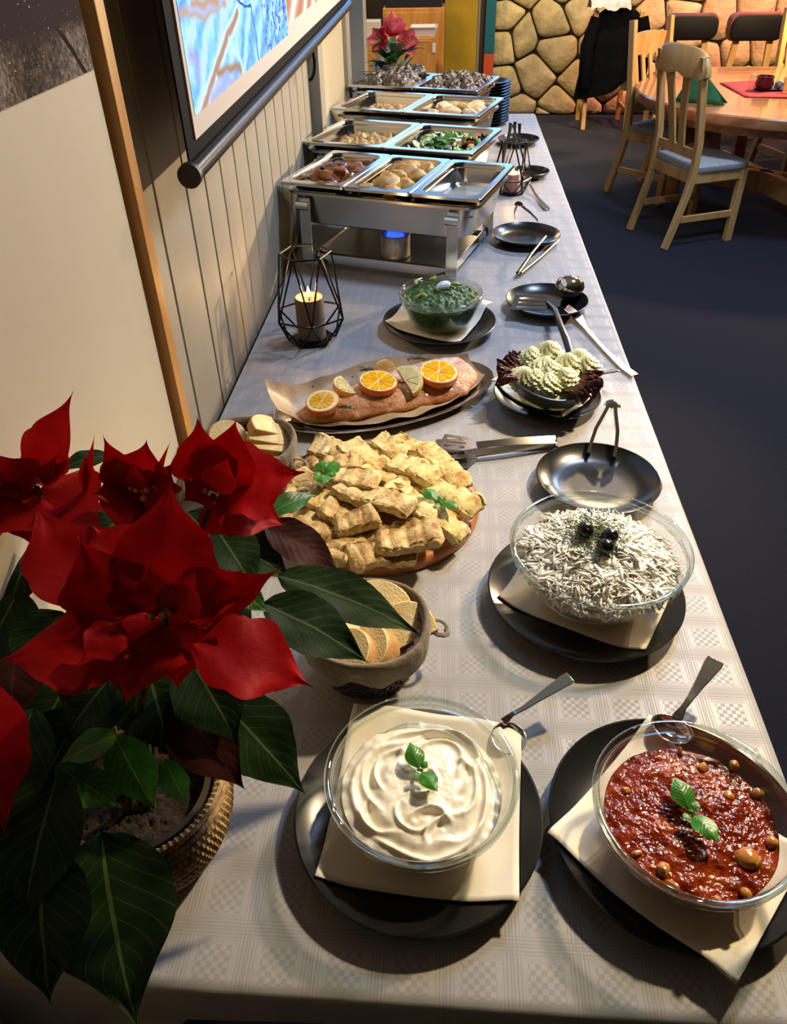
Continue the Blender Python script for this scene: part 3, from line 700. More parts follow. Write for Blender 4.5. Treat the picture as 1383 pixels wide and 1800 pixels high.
mb = MB().box((0, 0, 0.15), (b.x - a.x - 0.04, 0.3, 0.3)); o = mb.obj('box', mat('dark_navy_box', '#0a0d18', rough=0.5), loc=((a.x + b.x) / 2, 7.7, a.z + 0.001), bevel=0.006, smooth=False)
tag(o, 'dark navy box on top of the taller cabinet', 'box')
p = at(748, 68, y=7.05); q1 = at(736, 68, y=7.0); q2 = at(770, 68, y=7.0)
wdt = at(768, 50, y=7.0).x - at(722, 50, y=7.0).x; hh = at(745, 48, y=7.0).z - zc
MW = mat('white_plastic', '#d8d6d2', rough=0.35)
tag(MB().loft([rrect(wdt * 0.85, 0.16, 0.02, 0), rrect(wdt, 0.2, 0.02, hh), rrect(wdt * 1.04, 0.21, 0.02, hh), rrect(wdt * 1.04, 0.21, 0.02, hh + 0.006), rrect(wdt * 0.95, 0.18, 0.02, hh + 0.004), rrect(wdt * 0.8, 0.14, 0.02, 0.01)]).obj('storage_tray', MW, loc=(at(745, 60, y=7.0).x, 7.04, zc + 0.002)), 'white plastic tray standing on the low orange cabinet', 'tray')
x0, x1 = at(638, 50, y=7.0).x, at(668, 50, y=7.0).x
bxh = at(640, 37, y=7.0).z - zc
o = MB().box((0, 0, bxh / 2), (x1 - x0, 0.18, bxh)).obj('carton', mat('cream_card', '#c9bda8', rough=0.8), loc=((x0 + x1) / 2, 7.02, zc + 0.002), smooth=False, bevel=0.003)
tag(o, 'cream carton on the left of the low orange cabinet', 'box')
px_ = at(763, 84, y=y1 - 0.03)
o = MB().box((0, 0, 0), (0.026, 0.002, 0.065)).obj('paper_tag', MW, loc=(px_.x - 0.001, y1 - 0.02, px_.z), smooth=False); tag(o, 'small white paper tag hanging on the low orange cabinet', 'tag')
# ------------------------------------------------------------------ leaves
def leaf_mesh(name, A, B, width, nrm, bend=0.1, fold=0.25, peak=0.42, tip=1.0, lobes=0.0, wavy=0.0, seed=0, nu=8, nv=18, curl=0.0, base=0.06, org=None):
    """blade from A to B; width across, arched along nrm by bend*length, folded at the midrib, wavy at the margin"""
    A, B = Vector(A), Vector(B); L = (B - A).length; T = (B - A).normalized()
    N = Vector(nrm); N = (N - T * N.dot(T)).normalized(); W = T.cross(N).normalized()
    vs = []; uv = []
    for j in range(nv + 1):
        t = j / nv
        e = t ** (math.log(0.5) / math.log(peak))
        h = max(0.0, sin(pi * e)) ** (0.85 if t < peak else 0.85 + 0.55 * tip)
        h = h * (1 + lobes * (abs(sin(t * pi * 3.2 + seed)) - 0.5)) + (base * (1 - t) if t < 0.25 else 0) * 0.5
        c = A + T * (L * t) + N * (L * (bend * 4 * t * (1 - t) * 0.5 + curl * t * t * t))
        for i in range(nu + 1):
            s = i / nu * 2 - 1; ww = s * h * width / 2
            up = abs(s) * h * width / 2 * fold + wavy * width * h * abs(s) ** 1.6 * sin(t * 11 + seed * 2.1 + (1.7 if s > 0 else 0)) 
            up += 0.035 * width * nz((s + seed, t * 3, seed * 1.3), 1.6)
            p = c + W * ww + N * up
            vs.append(p if org is None else p - Vector(org)); uv.append((i / nu, t))
    f = [(j * (nu + 1) + i, j * (nu + 1) + i + 1, (j + 1) * (nu + 1) + i + 1, (j + 1) * (nu + 1) + i) for j in range(nv) for i in range(nu)]
    me = bpy.data.meshes.new(name); me.from_pydata([tuple(p) for p in vs], [], f)
    ul = me.uv_layers.new(name='UVMap')
    for lp in me.loops: ul.data[lp.index].uv = uv[lp.vertex_index]
    me.polygons.foreach_set('use_smooth', [True] * len(me.polygons)); return me
def leaf(name, m, parent, *a, **kw): return link(name, leaf_mesh(name, *a, **kw), m, parent)
# ------------------------------------------------------------------ chafing dishes
def chafer_parts(t, W=0.575, D=0.38):
    MB().loft([rrect(0.48, 0.29, 0.05, 0.118), rrect(0.505, 0.315, 0.055, 0.125), rrect(0.53, 0.338, 0.055, 0.20), rrect(0.556, 0.362, 0.05, 0.204), rrect(0.556, 0.362, 0.05, 0.211), rrect(0.526, 0.333, 0.05, 0.212), rrect(0.50, 0.31, 0.05, 0.135)], True, True).obj('water_pan', MAT['steel_brushed'], t)
    for sx in (-1, 1):
        for sy in (-1, 1):
            x, y = sx * 0.215, sy * 0.178
            MB().strip([(x, y, 0.196), (x, y + sy * 0.004, 0.12), (x, y + sy * 0.006, 0.035), (x - sx * 0.004, y + sy * 0.006, 0.014), (x - sx * 0.016, y + sy * 0.005, 0.004), (x - sx * 0.03, y + sy * 0.004, 0.010), (x - sx * 0.036, y + sy * 0.004, 0.026)], 0.032, 0.003, (0, 1, 0)).obj('leg', MAT['steel'], t, True, 30)
            MB().tube([(x - 0.018, y + sy * 0.012, 0.178), (x + 0.018, y + sy * 0.012, 0.178)], 0.012, 12).obj('leg_clip', MAT['steel'], t)
    for sy in (-1, 1): MB().box((0, sy * 0.168, 0.03), (0.43, 0.004, 0.026)).obj('frame_rail', MAT['steel'], t, False, bevel=0.001)
    for sx in (-1, 1): MB().box((sx * 0.205, 0, 0.03), (0.004, 0.33, 0.026)).obj('frame_rail', MAT['steel'], t, False, bevel=0.001)
    MB().loft([rrect(0.40, 0.26, 0.02, 0.024), rrect(0.41, 0.27, 0.02, 0.036), rrect(0.405, 0.265, 0.02, 0.036), rrect(0.39, 0.25, 0.02, 0.0345)]).obj('burner_shelf', MAT['steel_brushed'], t)
    return t
def pan_mesh(wx, wy, depth=0.062):
    # flanged food pan: rim at z=0
    r = 0.032; fl = 0.017
    L = [rrect(wx, wy, 0.008, -0.009), rrect(wx, wy, 0.008, -0.002), rrect(wx - 0.004, wy - 0.004, 0.008, 0.0), rrect(wx - 2 * fl + 0.003, wy - 2 * fl - .010, r, 0.0), rrect(wx - 2 * fl, wy - 2 * fl - .013, r, -0.0015), rrect(wx - 2 * fl - .002, wy - 2 * fl - .015, r, -0.005),
         rrect(wx - 2 * fl - 0.004, wy - 2 * fl - 0.017, r, -0.012), rrect(wx - 2 * fl - 0.010, wy - 2 * fl - 0.024, r, -0.014), rrect(wx - 2 * fl - 0.022, wy - 2 * fl - 0.036, r, -depth + 0.012), rrect(wx - 2 * fl - 0.05, wy - 2 * fl - 0.062, 0.03, -depth)]
    out = [rrect(wx - 2 * fl - 0.045, wy - 2 * fl - 0.045, 0.03, -depth - 0.0015), rrect(wx - 2 * fl - 0.018, wy - 2 * fl - 0.018, r, -depth + 0.01), rrect(wx - 2 * fl + 0.004, wy - 2 * fl + 0.004, r, -0.0095)]
    return MB().loft(L, False, True).mesh('food_pan', True, 18)
ZR = TZ + 0.236
CH = [((472, 319), (839, 355), (900, 289), (569, 260)), ((514, 251), (829, 277), (876, 222.6), (586, 204)), ((577, 190), (841, 207), (888, 170), (635, 158)), ((603, 149.5), (839, 163), (881.6, 131), (654, 124))]
clab = ['chafing dish nearest the camera, with three food pans', 'second chafing dish from the front, with salad pan', 'third chafing dish from the front, with two half pans', 'farthest chafing dish, holding the foil-wrapped potatoes']
CR = radians(-17.2); chaf = []
for i, L in enumerate(CH):
    P = [at(*p, z=ZR) for p in L]; c = sum(P, Vector()) / 4; c.z = TZ + 0.001; c.x += 0.02 if i < 2 else 0.008
    t = thing('chafing_dish', 'stainless ' + clab[i], 'chafing dish', c, CR, 'chafing dishes on the buffet')
    chaf.append((c, t))
    if i == 0: chafer_parts(t)
    else:
        for ch in list(chaf[0][1].children):
            o = ch.copy(); COL.objects.link(o); o.parent = t
def in_chafer(i, x, y, z): return chaf[i][0] + Matrix.Rotation(CR, 3, 'Z') @ Vector((x, y, z))
pm3, pm2 = pan_mesh(0.19, 0.36), pan_mesh(0.285, 0.36)
PZ = 0.2355
def pan(i, x, me, label):
    o = link('food_pan', me, MAT['steel'], None, in_chafer(i, x, 0, PZ), (0, 0, CR)); return tag(o, label, 'food pan', 'steel food pans in the chafing dishes')
X3 = (-0.191, 0.0, 0.191); X2 = (-0.1435, 0.1435)
pan(0, X3[0], pm3, 'steel pan of dark fried meat, left in the nearest chafing dish')
pan(0, X3[1], pm3, 'steel pan of golden pastries, middle of the nearest chafing dish')
pan(0, X3[2], pm3, 'almost empty steel pan with pale sauce, right in the nearest chafing dish')
pan(1, X2[0], pm2, 'steel pan of mashed food, left in the second chafing dish')
pan(1, X2[1], pm2, 'steel pan of mixed salad, right in the second chafing dish')
pan(2, X2[0], pm2, 'steel pan of tan grains, left in the third chafing dish')
pan(2, X2[1], pm2, 'steel pan of pale dumplings, right in the third chafing dish')
pan(3, X2[0], pm2, 'steel pan of large foil potatoes, left in the farthest chafing dish')
pan(3, X2[1], pm2, 'steel pan of small foil potatoes, right in the farthest chafing dish')
# long serving-pan edge bars lying between the pans
# foods
def blob_mesh(name, r, seed, amp=0.18, f=1.6, nu=18, nv=12, amp2=0.05, f2=5):
    return MB().ball((0, 0, 0), r, nu, nv, lambda d: 1 + amp * nz(d, f, seed) + amp2 * nz(d, f2, seed + 9)).mesh(name)
def rows_of(spots, what, where):
    ys = sorted(set(range(len(spots))), key=lambda k: spots[k][1]); n = len(spots); per = 3 if n > 9 else 2
    rows = [ys[i:i + per] for i in range(0, n, per)]; out = {}
    rn = ['front row', 'second row', 'third row', 'fourth row', 'row before the back', 'back row'] if len(rows) == 6 else ['front row', 'second row', 'third row', 'back row'] if len(rows) == 4 else ['front row', 'second row', 'middle row', 'fourth row', 'back row'][:len(rows)]
    for r, idx in zip(rn, rows):
        idx = sorted(idx, key=lambda k: spots[k][0]); nm = {1: ['single one'], 2: ['left', 'right'], 3: ['left', 'middle', 'right']}[len(idx)]
        for w_, k in zip(nm, idx): out[k] = '%s %s, %s in the %s' % (what, where, w_, r)
    return out
def pile(i, x0, name, meshes, m, spots, zbase, label, cat, group, sc=(0.9, 1.1), zs=None):
    labs = rows_of(spots, *label)
    for k, (px, py, pz) in enumerate(spots):
        o = link(name, meshes[k % len(meshes)], m, None, in_chafer(i, x0 + px, py, PZ + zbase + pz), (random.uniform(-.4, .4), random.uniform(-.4, .4), random.uniform(0, 6.28)))
        s = random.uniform(*sc); o.scale = (s, s, s * random.uniform(0.85, 1.05))
        tag(o, labs[k], cat, group)
M_MEAT = mat('browned_meat', '#4e2410', '#a45c26', rough=0.35, nscale=35, bump=0.4, bscale=90, bdist=0.004, coat=0.25)
meats = [blob_mesh('fried_meat', (0.042, 0.03, 0.02), s, 0.5, 1.8, amp2=0.12) for s in (1, 2, 3)]
pile(0, X3[0], 'fried_meat', meats, M_MEAT, [(-.04, -.11, 0), (.03, -.10, 0), (-.01, -.055, .006), (-.045, -.02, .0), (.04, -.03, .004), (0, .02, .01), (.045, .05, 0.01), (-.04, .06, .008), (.02, .10, .005), (-.04, .12, 0)], -0.034, ('dark browned meat piece', 'of the nearest left pan'), 'meat', 'browned meat pieces')
M_PAS = mat('golden_pastry', '#a8702a', '#d9ab5a', rough=0.5, nscale=28, bump=0.25, bscale=110, bdist=0.003)
pas = [blob_mesh('golden_pastry', (0.037, 0.029, 0.025), s, 0.28, 1.5, amp2=0.05) for s in (4, 5, 6)]
pile(0, X3[1], 'golden_pastry', pas, M_PAS, [(-.045, -.115, 0), (.03, -.12, 0), (-.035, -.05, .004), (.038, -.055, .004), (0, -.09, .018), (-.04, .02, .006), (.04, .02, .01), (0, -.02, .02), (.0, .06, .016), (-.04, .09, .004), (.045, .09, .008), (0.0, .115, .006)], -0.03, ('golden pastry', 'of the nearest middle pan'), 'pastry', 'golden pastries in the middle pan')
def fill(i, x0, wx, wy, z, name, m, label, cat, amp=0.012, f=14, dome=0.02, seed=0, n=34, group=None, skirt=0.02):
    def fn(u, v):
        a, b = u * 2 - 1, v * 2 - 1
        # rounded corners: squircle map
        x, y = a * sqrt(1 - 0.18 * b * b), b * sqrt(1 - 0.1 * a * a)
        e = min(1, (1 - max(abs(a), abs(b))) * 5)
        h = dome * (1 - a * a) * (1 - b * b) + amp * nz((x * wx, y * wy, 0), f, seed) + amp * 0.5 * nz((x * wx, y * wy, 1), f * 3, seed)
        return Vector((x * wx / 2, y * wy / 2, (h if amp else 0) * e - (skirt * (1 - e))))
    o = MB().grid(fn, n, n).obj(name, m, loc=in_chafer(i, x0, 0, PZ + z), rot=(0, 0, CR), angle=0)
    return tag(o, label, cat, group)
fill(0, X3[2], 0.142, 0.305, -0.056, 'pale_sauce', mat('pale_sauce', '#a89c84', '#bfb49a', rough=0.15, nscale=12, spec=0.6), 'thin layer of pale sauce left in the nearest right pan', 'sauce', 0.0006, 10, 0, 3, skirt=0.003)
M_MASH = mat('yellow_mash', '#b0823e', '#dcb878', rough=0.55, nscale=60, bump=0.5, bscale=160, bdist=0.004)
fill(1, X2[0], 0.225, 0.30, -0.044, 'potato_mash', M_MASH, 'rough mound of golden mashed food in the second chafing dish', 'mash', 0.022, 26, 0.02, 5)
M_GR = mat('tan_grain', '#8f6a3c', '#c9a878', rough=0.6, nscale=90, bump=0.6, bscale=220, bdist=0.004)
fill(2, X2[0], 0.225, 0.28, -0.045, 'cooked_grain', M_GR, 'low heap of tan cooked grains in the third chafing dish', 'grain', 0.018, 34, 0.018, 8)
# mixed salad: leaves and cut pieces, all parts of one salad
sl = thing('mixed_salad', 'colourful salad of cheese, cucumber, pepper and leaves in second chafing dish', 'salad', in_chafer(1, X2[1], 0, PZ - 0.05), CR)
MS_ = {'salad_leaf': mat('salad_green', '#2f6d25', '#6fa83f', rough=0.4, nscale=40), 'cheese_cube': mat('salad_cheese', '#e6dfc0', rough=0.5), 'pepper_piece': mat('salad_red', '#a81f14', '#c9331d', rough=0.3, nscale=30), 'onion_slice': mat('salad_onion', '#b98fb0', '#e0cfd8', rough=0.35, nscale=50), 'cucumber_piece': mat('salad_cucumber', '#a9c56a', '#cfdc95', rough=0.35, nscale=40), 'corn_piece': mat('salad_yellow', '#d8b640', '#e8d070', rough=0.4, nscale=30)}
sm = {'salad_leaf': leaf_mesh('salad_leaf', (-.03, 0, 0), (.03, 0, 0), 0.045, (0, 0, 1), 0.25, 0.3, wavy=0.15, nu=6, nv=8), 'cheese_cube': MB().box((0, 0, 0), (.024, .02, .018)).mesh('cheese_cube', False), 'pepper_piece': MB().strip([(.022 * cos(a), .022 * sin(a), 0) for a in [i * .35 for i in range(8)]], 0.012, 0.006).mesh('pepper_piece'), 'onion_slice': MB().strip([(.02 * cos(a), .02 * sin(a), 0) for a in [i * .4 for i in range(8)]], 0.008, 0.003).mesh('onion_slice'), 'cucumber_piece': MB().lathe([(0.0, 0), (.02, 0), (.021, .005), (0, .006)], 16).mesh('cucumber_piece'), 'corn_piece': blob_mesh('corn_piece', (.014, .012, .01), 3, nu=10, nv=6)}
MB().grid(lambda u, v: Vector(((u - .5) * .225, (v - .5) * .29, 0.022 * sin(pi * u) * sin(pi * v))), 12, 12).obj('salad_bed', MS_['salad_leaf'], sl)
kinds = ['salad_leaf'] * 5 + ['cheese_cube'] * 3 + ['cucumber_piece'] * 4 + ['onion_slice'] * 3 + ['pepper_piece'] * 2 + ['corn_piece'] * 3
for k in range(84):
    kd = kinds[k % len(kinds)]; a, b = random.uniform(-1, 1), random.uniform(-1, 1)
    if kd == 'pepper_piece' and a < 0: a = -a
    link(kd, sm[kd], MS_[kd], sl, (a * .095, b * .125, 0.014 + 0.022 * (1 - a * a) * (1 - b * b) + random.uniform(0, .006)), (random.uniform(-.7, .7), random.uniform(-.7, .7), random.uniform(0, 6.28)))
M_DUM = mat('pale_dumpling', '#c9a46a', '#e8d2a2', rough=0.45, nscale=30, bump=0.2, bscale=90, sss=0.1)
dum = [blob_mesh('pale_dumpling', (0.04, 0.03, 0.02), s, 0.3, 1.5, amp2=0.08) for s in (11, 12, 13)]
pile(2, X2[1], 'pale_dumpling', dum, M_DUM, [(-.07, -.09, 0), (0, -.1, 0.003), (.07, -.09, 0), (-.075, -.02, .003), (-.01, -.03, .012), (.065, -.02, .006), (-.05, .05, .008), (.02, .04, .018), (.085, .05, .004), (-.02, .1, .006), (.05, .105, .01), (-.085, .11, 0)], -0.036, ('pale dumpling', 'of the third chafing dish'), 'dumpling', 'pale dumplings in the third dish')
def m_foil():
    t = NT('kitchen_foil'); v = t.coord()
    vo = t.voronoi(v, 55); n = t.bump(vo, 1.0, 0.012, t.bump(t.noise(v, 120, 3), 0.5, 0.003))
    return t.done(t.bsdf(t.ramp(t.noise(v, 14, 2), [(0.3, '#5f5850'), (0.7, '#8f887f')]), 0.5, 0.85, n))
MF = m_foil()
foil = []
for s in (21, 22, 23):
    foil.append(MB().ball((0, 0, 0), (0.052, 0.036, 0.032), 20, 14, lambda d: 1 + 0.22 * nz(d, 2.2, s) + 0.12 * abs(nz(d, 6, s + 3))).mesh('foil_potato', True, 12))
pile(3, X2[0], 'foil_potato', foil, MF, [(-.06, -.09, 0), (.06, -.1, 0), (0, -.03, .01), (-.07, 0, .003), (.075, -.01, .01), (-.01, .06, .02), (.06, .08, .02), (-.06, .1, .008)], -0.012, ('foil-wrapped potato', 'of the farthest left pan'), 'foil potato', 'foil potatoes in the left pan', (1.05, 1.3))
pile(3, X2[1], 'foil_potato', foil, MF, [(-.09, -.11, 0), (-.03, -.12, 0), (.035, -.115, 0), (.09, -.1, 0), (-.07, -.05, .012), (0, -.06, .016), (.065, -.05, .012), (-.09, .02, .01), (-.03, 0, .026), (.035, .01, .026), (.09, .02, .012), (-.06, .08, .018), (0, .07, .03), (.06, .08, .022), (-.02, .12, .012), (.09, .12, .01)], -0.022, ('foil-wrapped potato', 'of the farthest right pan'), 'foil potato', 'foil potatoes in the right pan', (0.75, 0.95))
# fuel can with blue flame under the nearest chafer
fc = thing('fuel_can', 'small silver fuel can with blue flame under the nearest chafing dish', 'fuel can', in_chafer(0, 0.02, -0.095, 0.036))
MB().lathe([(0, 0), (0.041, 0), (0.043, 0.003), (0.042, 0.006), (0.042, 0.056), (0.043, 0.06), (0.04, 0.062), (0.034, 0.06), (0.03, 0.05), (0, 0.05)], 32).obj('can', mat('can_label', '#8d8a84', '#c5c0b6', rough=0.35, metal=0.6, nscale=40), fc)
MB().lathe([(0.0, 0.05), (0.026, 0.052), (0.022, 0.064), (0.012, 0.078), (0.0, 0.088)], 16).obj('flame', m_emit('blue_flame', '#2a48ff', 2.0), fc)
# stack of dark bowls/plates at the far right end behind the chafers
bp = at(882, 208, z=TZ); ptop = at(882, 133, y=bp.y).z
nst = 13; step = (ptop - TZ - 0.02) / nst; rr = 0.088
pl_me = MB().lathe([(0, 0), (0.05, 0), (rr * 0.7, 0.004), (rr, 0.016), (rr, 0.019), (rr - 0.004, 0.019), (rr * 0.68, 0.007), (0, 0.004)], 40).mesh('plate')
MBLU = MAT['black_plate']
sp_ = at(868, 205, z=TZ)
for k in range(nst + 1):
    o = link('plate', pl_me, MBLU, None, (0.185, 4.075, TZ + 0.001 + k * step)); o.rotation_euler = (0, 0, k)
    ORD = ['', 'second', 'third', 'fourth', 'fifth', 'sixth', 'seventh', 'eighth', 'ninth', 'tenth', 'eleventh', 'twelfth', 'thirteenth', 'fourteenth']; j = nst - k
    tag(o, 'small dark plate in the tall far stack, ' + ('topmost' if j == 0 else 'lowest' if k == 0 else ORD[j] + ' from the top'), 'plate', 'tall stack of dark plates')
# ------------------------------------------------------------------ amaryllis arrangement behind the chafers
AY = 4.2
ap = at(692, 140, y=AY); zf = at(690, 66, y=AY).z
am = thing('amaryllis_arrangement', 'pink-red amaryllis flowers in dark greenery behind the farthest chafing dish', 'flowers', (ap.x, AY, TZ + 0.001))
MB().lathe([(0, 0), (0.06, 0), (0.085, 0.12), (0.08, 0.12), (0, 0.10)], 32).obj('pot', mat('dark_pot', '#1a1c18', rough=0.4), am)
MP = m_leaf('pink_petal', '#d63c54', '#f07e86', '#f8b0a8', 0.3, 0.4, 0.3, 18)
MGL = m_leaf('dark_foliage', '#1c4424', '#367038', '#3f7a3a', 0.3, 0.35, 0.1, 18)
MGP = m_leaf('pale_foliage', '#5a7a3c', '#9fae72', '#bcc792', 0.3, 0.45, 0.15, 18)
def flower(c, d, R, n=6):
    d = Vector(d).normalized(); a = d.orthogonal().normalized(); b = d.cross(a)
    for k in range(n):
        an = 2 * pi * k / n + 0.3; o = a * cos(an) + b * sin(an); rr_ = R * (1.0 if k % 2 else 0.9)
        A = c - d * R * 0.5; B = c + o * rr_ + d * R * 0.35
        leaf('petal', MP, am, A, B, R * 0.85, d - o * 0.6, -0.12, 0.3, 0.55, 0.7, 0, 0.06, k, 6, 10)
    for k in range(5):
        an = k * 1.26; o = (a * cos(an) + b * sin(an)) * R * 0.12
        MB().tube([c - d * R * 0.3, c + d * R * 0.35 + o, c + d * R * 0.6 + o * 1.6], 0.002, 5).obj('stamen', MGP, am)
zb = zf - TZ
for (dx, dz, d) in ((-.062, -.012, (-.5, -1, .15)), (.062, -.02, (.45, -1, .1)), (0.0, .03, (0, -.6, .8)), (.0, .04, (0.1, .9, .5))):
    c = Vector((dx, 0, zb + dz))
    flower(c, d, 0.064)
MB().tube([(0, 0, 0.1), (0, 0, zb - 0.02)], 0.014, 10).obj('stem', MGL, am)
for k in range(64):
    an = random.uniform(0, 6.28); r0 = random.uniform(0.02, .06); el = random.uniform(.0, 1.0)
    A = Vector((cos(an) * r0, sin(an) * r0, zb - .20 + 0.14 * random.random())); L = random.uniform(.09, .15)
    B = A + Vector((cos(an) * cos(el), sin(an) * cos(el), sin(el) * 0.8)) * L
    leaf('foliage_leaf', MGP if k % 4 == 0 else MGL, am, A, B, random.uniform(.03, .055), (0, 0, 1), 0.15, 0.2, seed=k, nu=4, nv=7)
# ------------------------------------------------------------------ plates, napkins, bowls
def plate_prof(R, h=0.024):
    return [(0, 0.0), (R * 0.55, 0.0), (R * 0.60, 0.002), (R * 0.80, 0.007), (R * 0.95, h - 0.006), (R, h - 0.001), (R + 0.0005, h + 0.001), (R - 0.002, h + 0.002), (R * 0.94, h - 0.002), (R * 0.79, 0.0105), (R * 0.62, 0.0062), (R * 0.4, 0.0055), (0, 0.0055)]
def plate_z(r, R, h=0.024):
    P = [(0, 0.0055), (R * 0.62, 0.0062), (R * 0.79, 0.0105), (R * 0.94, h - 0.002), (R, h + 0.002)]
    for (a, za), (b, zb_) in zip(P, P[1:]):
        if r <= b: return za + (zb_ - za) * (r - a) / (b - a)
    return h + 0.002 - (r - R) * 0.25
def plate(c, R, label, h=0.024):
    o = MB().lathe(plate_prof(R, h), 72).obj('plate', MAT['black_plate'], None, True, 50, loc=(c.x, c.y, TZ + 0.001))
    return tag(o, label, 'plate', 'dark round plates on the buffet')
def napkin(pxs, c, R, label, h=0.024, lift=0.0, crease=0.0):
    zz = TZ + 0.001 + h
    P = [at(x, y, z=zz) for x, y in pxs]; n = 30
    def fn(u, v):
        p = P[0].lerp(P[1], u).lerp(P[3].lerp(P[2], u), v)
        r = sqrt((p.x - c.x) ** 2 + (p.y - c.y) ** 2)
        z = plate_z(r, R, h) + 0.0016 + 0.0012 * nz((p.x, p.y, 0), 18) + 0.001
        if crease: z += crease * abs(nz((p.x, p.y, 3), 22))
        return Vector((p.x - c.x, p.y - c.y, z))
    mb = MB().grid(fn, n, n); o = mb.obj('napkin', MAT['napkin'], None, True, 0, loc=(c.x, c.y, TZ + 0.001))
    s = o.modifiers.new('ply', 'SOLIDIFY'); s.thickness = 0.0016; s.offset = 1
    return tag(o, label, 'napkin', 'white paper napkins under the bowls')
def glass_bowl(c, z0, R, H, label, rb=0.5, ridges=2, inner=0.0):
    t = thing('glass_bowl', label, 'bowl', (c.x, c.y, z0), 0, 'glass bowls on the buffet')
    th = 0.0035
    def prof(k): return rb * R + (R - rb * R) * (k ** 0.55)
    out = [(0, 0), (rb * R * 0.9, 0)] + [(prof(k), H * k) for k in [i / 12 for i in range(1, 12)]]
    inn = [(prof(k) - th, H * k + 0.001) for k in [i / 12 for i in range(11, 0, -1)]] + [(rb * R * 0.85, 0.005), (0, 0.005)]
    out = [(r, z) for r, z in out if z < H - 0.008]; inn = [(r, z) for r, z in inn if z < H - 0.008]
    MB().lathe(out + [(R - 0.003, H - 0.008), (R - 0.003 - th, H - 0.008)] + inn, 72).obj('bowl_body', MAT['glass'], t, True, 60)
    MB().lathe([(R - 0.006, H - 0.009), (R, H - 0.006), (R + 0.0015, H - 0.002), (R, H), (R - 0.003, H + 0.0005), (R - 0.006, H - 0.002)], 72, closed=True).obj('rim', MAT['glass_rim'], t, True, 60)
    MB().lathe([(R - 0.0065, H - 0.016), (R - 0.003, H - 0.0175), (R - 0.0012, H - 0.0155), (R - 0.003, H - 0.013), (R - 0.006, H - 0.0135)], 72, closed=True).obj('rim_ridge', MAT['glass_rim'], t, True, 60)
    t['fn'] = 0
    return t, prof
def bowl_r(R, H, rb, z): return rb * R + (R - rb * R) * (max(0.0, z / H) ** 0.55) - 0.0042
def food_body(name, c, z0, R, H, rb, zfill, surf, m, label, cat, nr=44, na=120):
    """solid food filling a bowl: curved underside against the glass and a free top surface surf(r/Rf, ang, x, y) -> height"""
    Rf = bowl_r(R, H, rb, zfill); rings = []
    for i in range(1, 8):
        z = 0.006 + (zfill - 0.006) * (i / 8) ** 1.6; rings.append([(bowl_r(R, H, rb, z) * cos(2 * pi * k / na), bowl_r(R, H, rb, z) * sin(2 * pi * k / na), z) for k in range(na)])
    for j in range(nr + 1):
        q = 1 - j / nr * 0.999; ring = []
        for k in range(na):
            a = 2 * pi * k / na; x, y = Rf * q * cos(a), Rf * q * sin(a)
            ring.append((x, y, zfill + surf(q, a, x, y)))
        rings.append(ring)
    o = MB().loft(rings).obj(name, m, None, True, 0, loc=(c.x, c.y, z0))
    return tag(o, label, cat)
def basil(loc, rz, label, s=1.0, leaves=None):
    t = thing('basil_sprig', label, 'basil', loc, rz)
    for (ang, L, w) in leaves or ((0, 0.034, 0.021), (pi * 0.93, 0.034, 0.022), (1.9, 0.013, 0.009), (-1.2, 0.012, 0.008)):
        d = Vector((cos(ang), sin(ang), 0.12)); leaf('leaf', MAT['basil'], t, d * 0.003 * s + Vector((0, 0, .004)), d * L * s + Vector((0, 0, 0.005)), w * s, (0, 0, 1), 0.28, -0.25, 0.45, 0.6, seed=ang, wavy=0.03)
    MB().tube([(-0.004, 0, 0.001), (0, 0, 0.005), (0.003, 0.001, 0.007)], 0.0018 * s, 6).obj('stem', MAT['basil'], t)
    return t
def spoon(name, A, B, C, D, label, bowlw=0.05, cat='spoon', hw=0.016):
    """A bowl tip, B bowl-neck, C mid handle, D handle end (world points)"""
    A, B, C, D = Vector(A), Vector(B), Vector(C), Vector(D); t = thing(name, label, cat, B); up = Vector((0, 0, 1))
    d = (A - B); n = d.cross(up).normalized(); nb = n.cross(d).normalized()
    if nb.z < 0: nb = -nb
    vs = 14
    def fn(u, v):
        k = v; wv = bowlw / 2 * max(0.0, sin(pi * (k ** 0.9) * 0.97 + 0.05)) ** 0.6; s_ = u * 2 - 1
        return d * k + n * (s_ * wv) - nb * (0.012 * (1 - s_ * s_) * sin(pi * k) ** 0.7)
    o = MB().grid(fn, 10, vs).obj('spoon_bowl', MAT['cutlery'], t, True, 0); sd = o.modifiers.new('th', 'SOLIDIFY'); sd.thickness = 0.0014
    pts = [Vector((0, 0, 0)), (C - B) * 0.25 + Vector((0, 0, .004)), (C - B) * 0.6, C - B, (D - B) * 0.92, D - B]
    MB().strip(pts, [hw * 0.7, hw * 0.38, hw * 0.42, hw * 0.62, hw * 1.1, hw * 1.05], 0.0028).obj('handle', MAT['cutlery'], t, True, 50, bevel=0.0008)
    return t
ZP = TZ + 0.0245
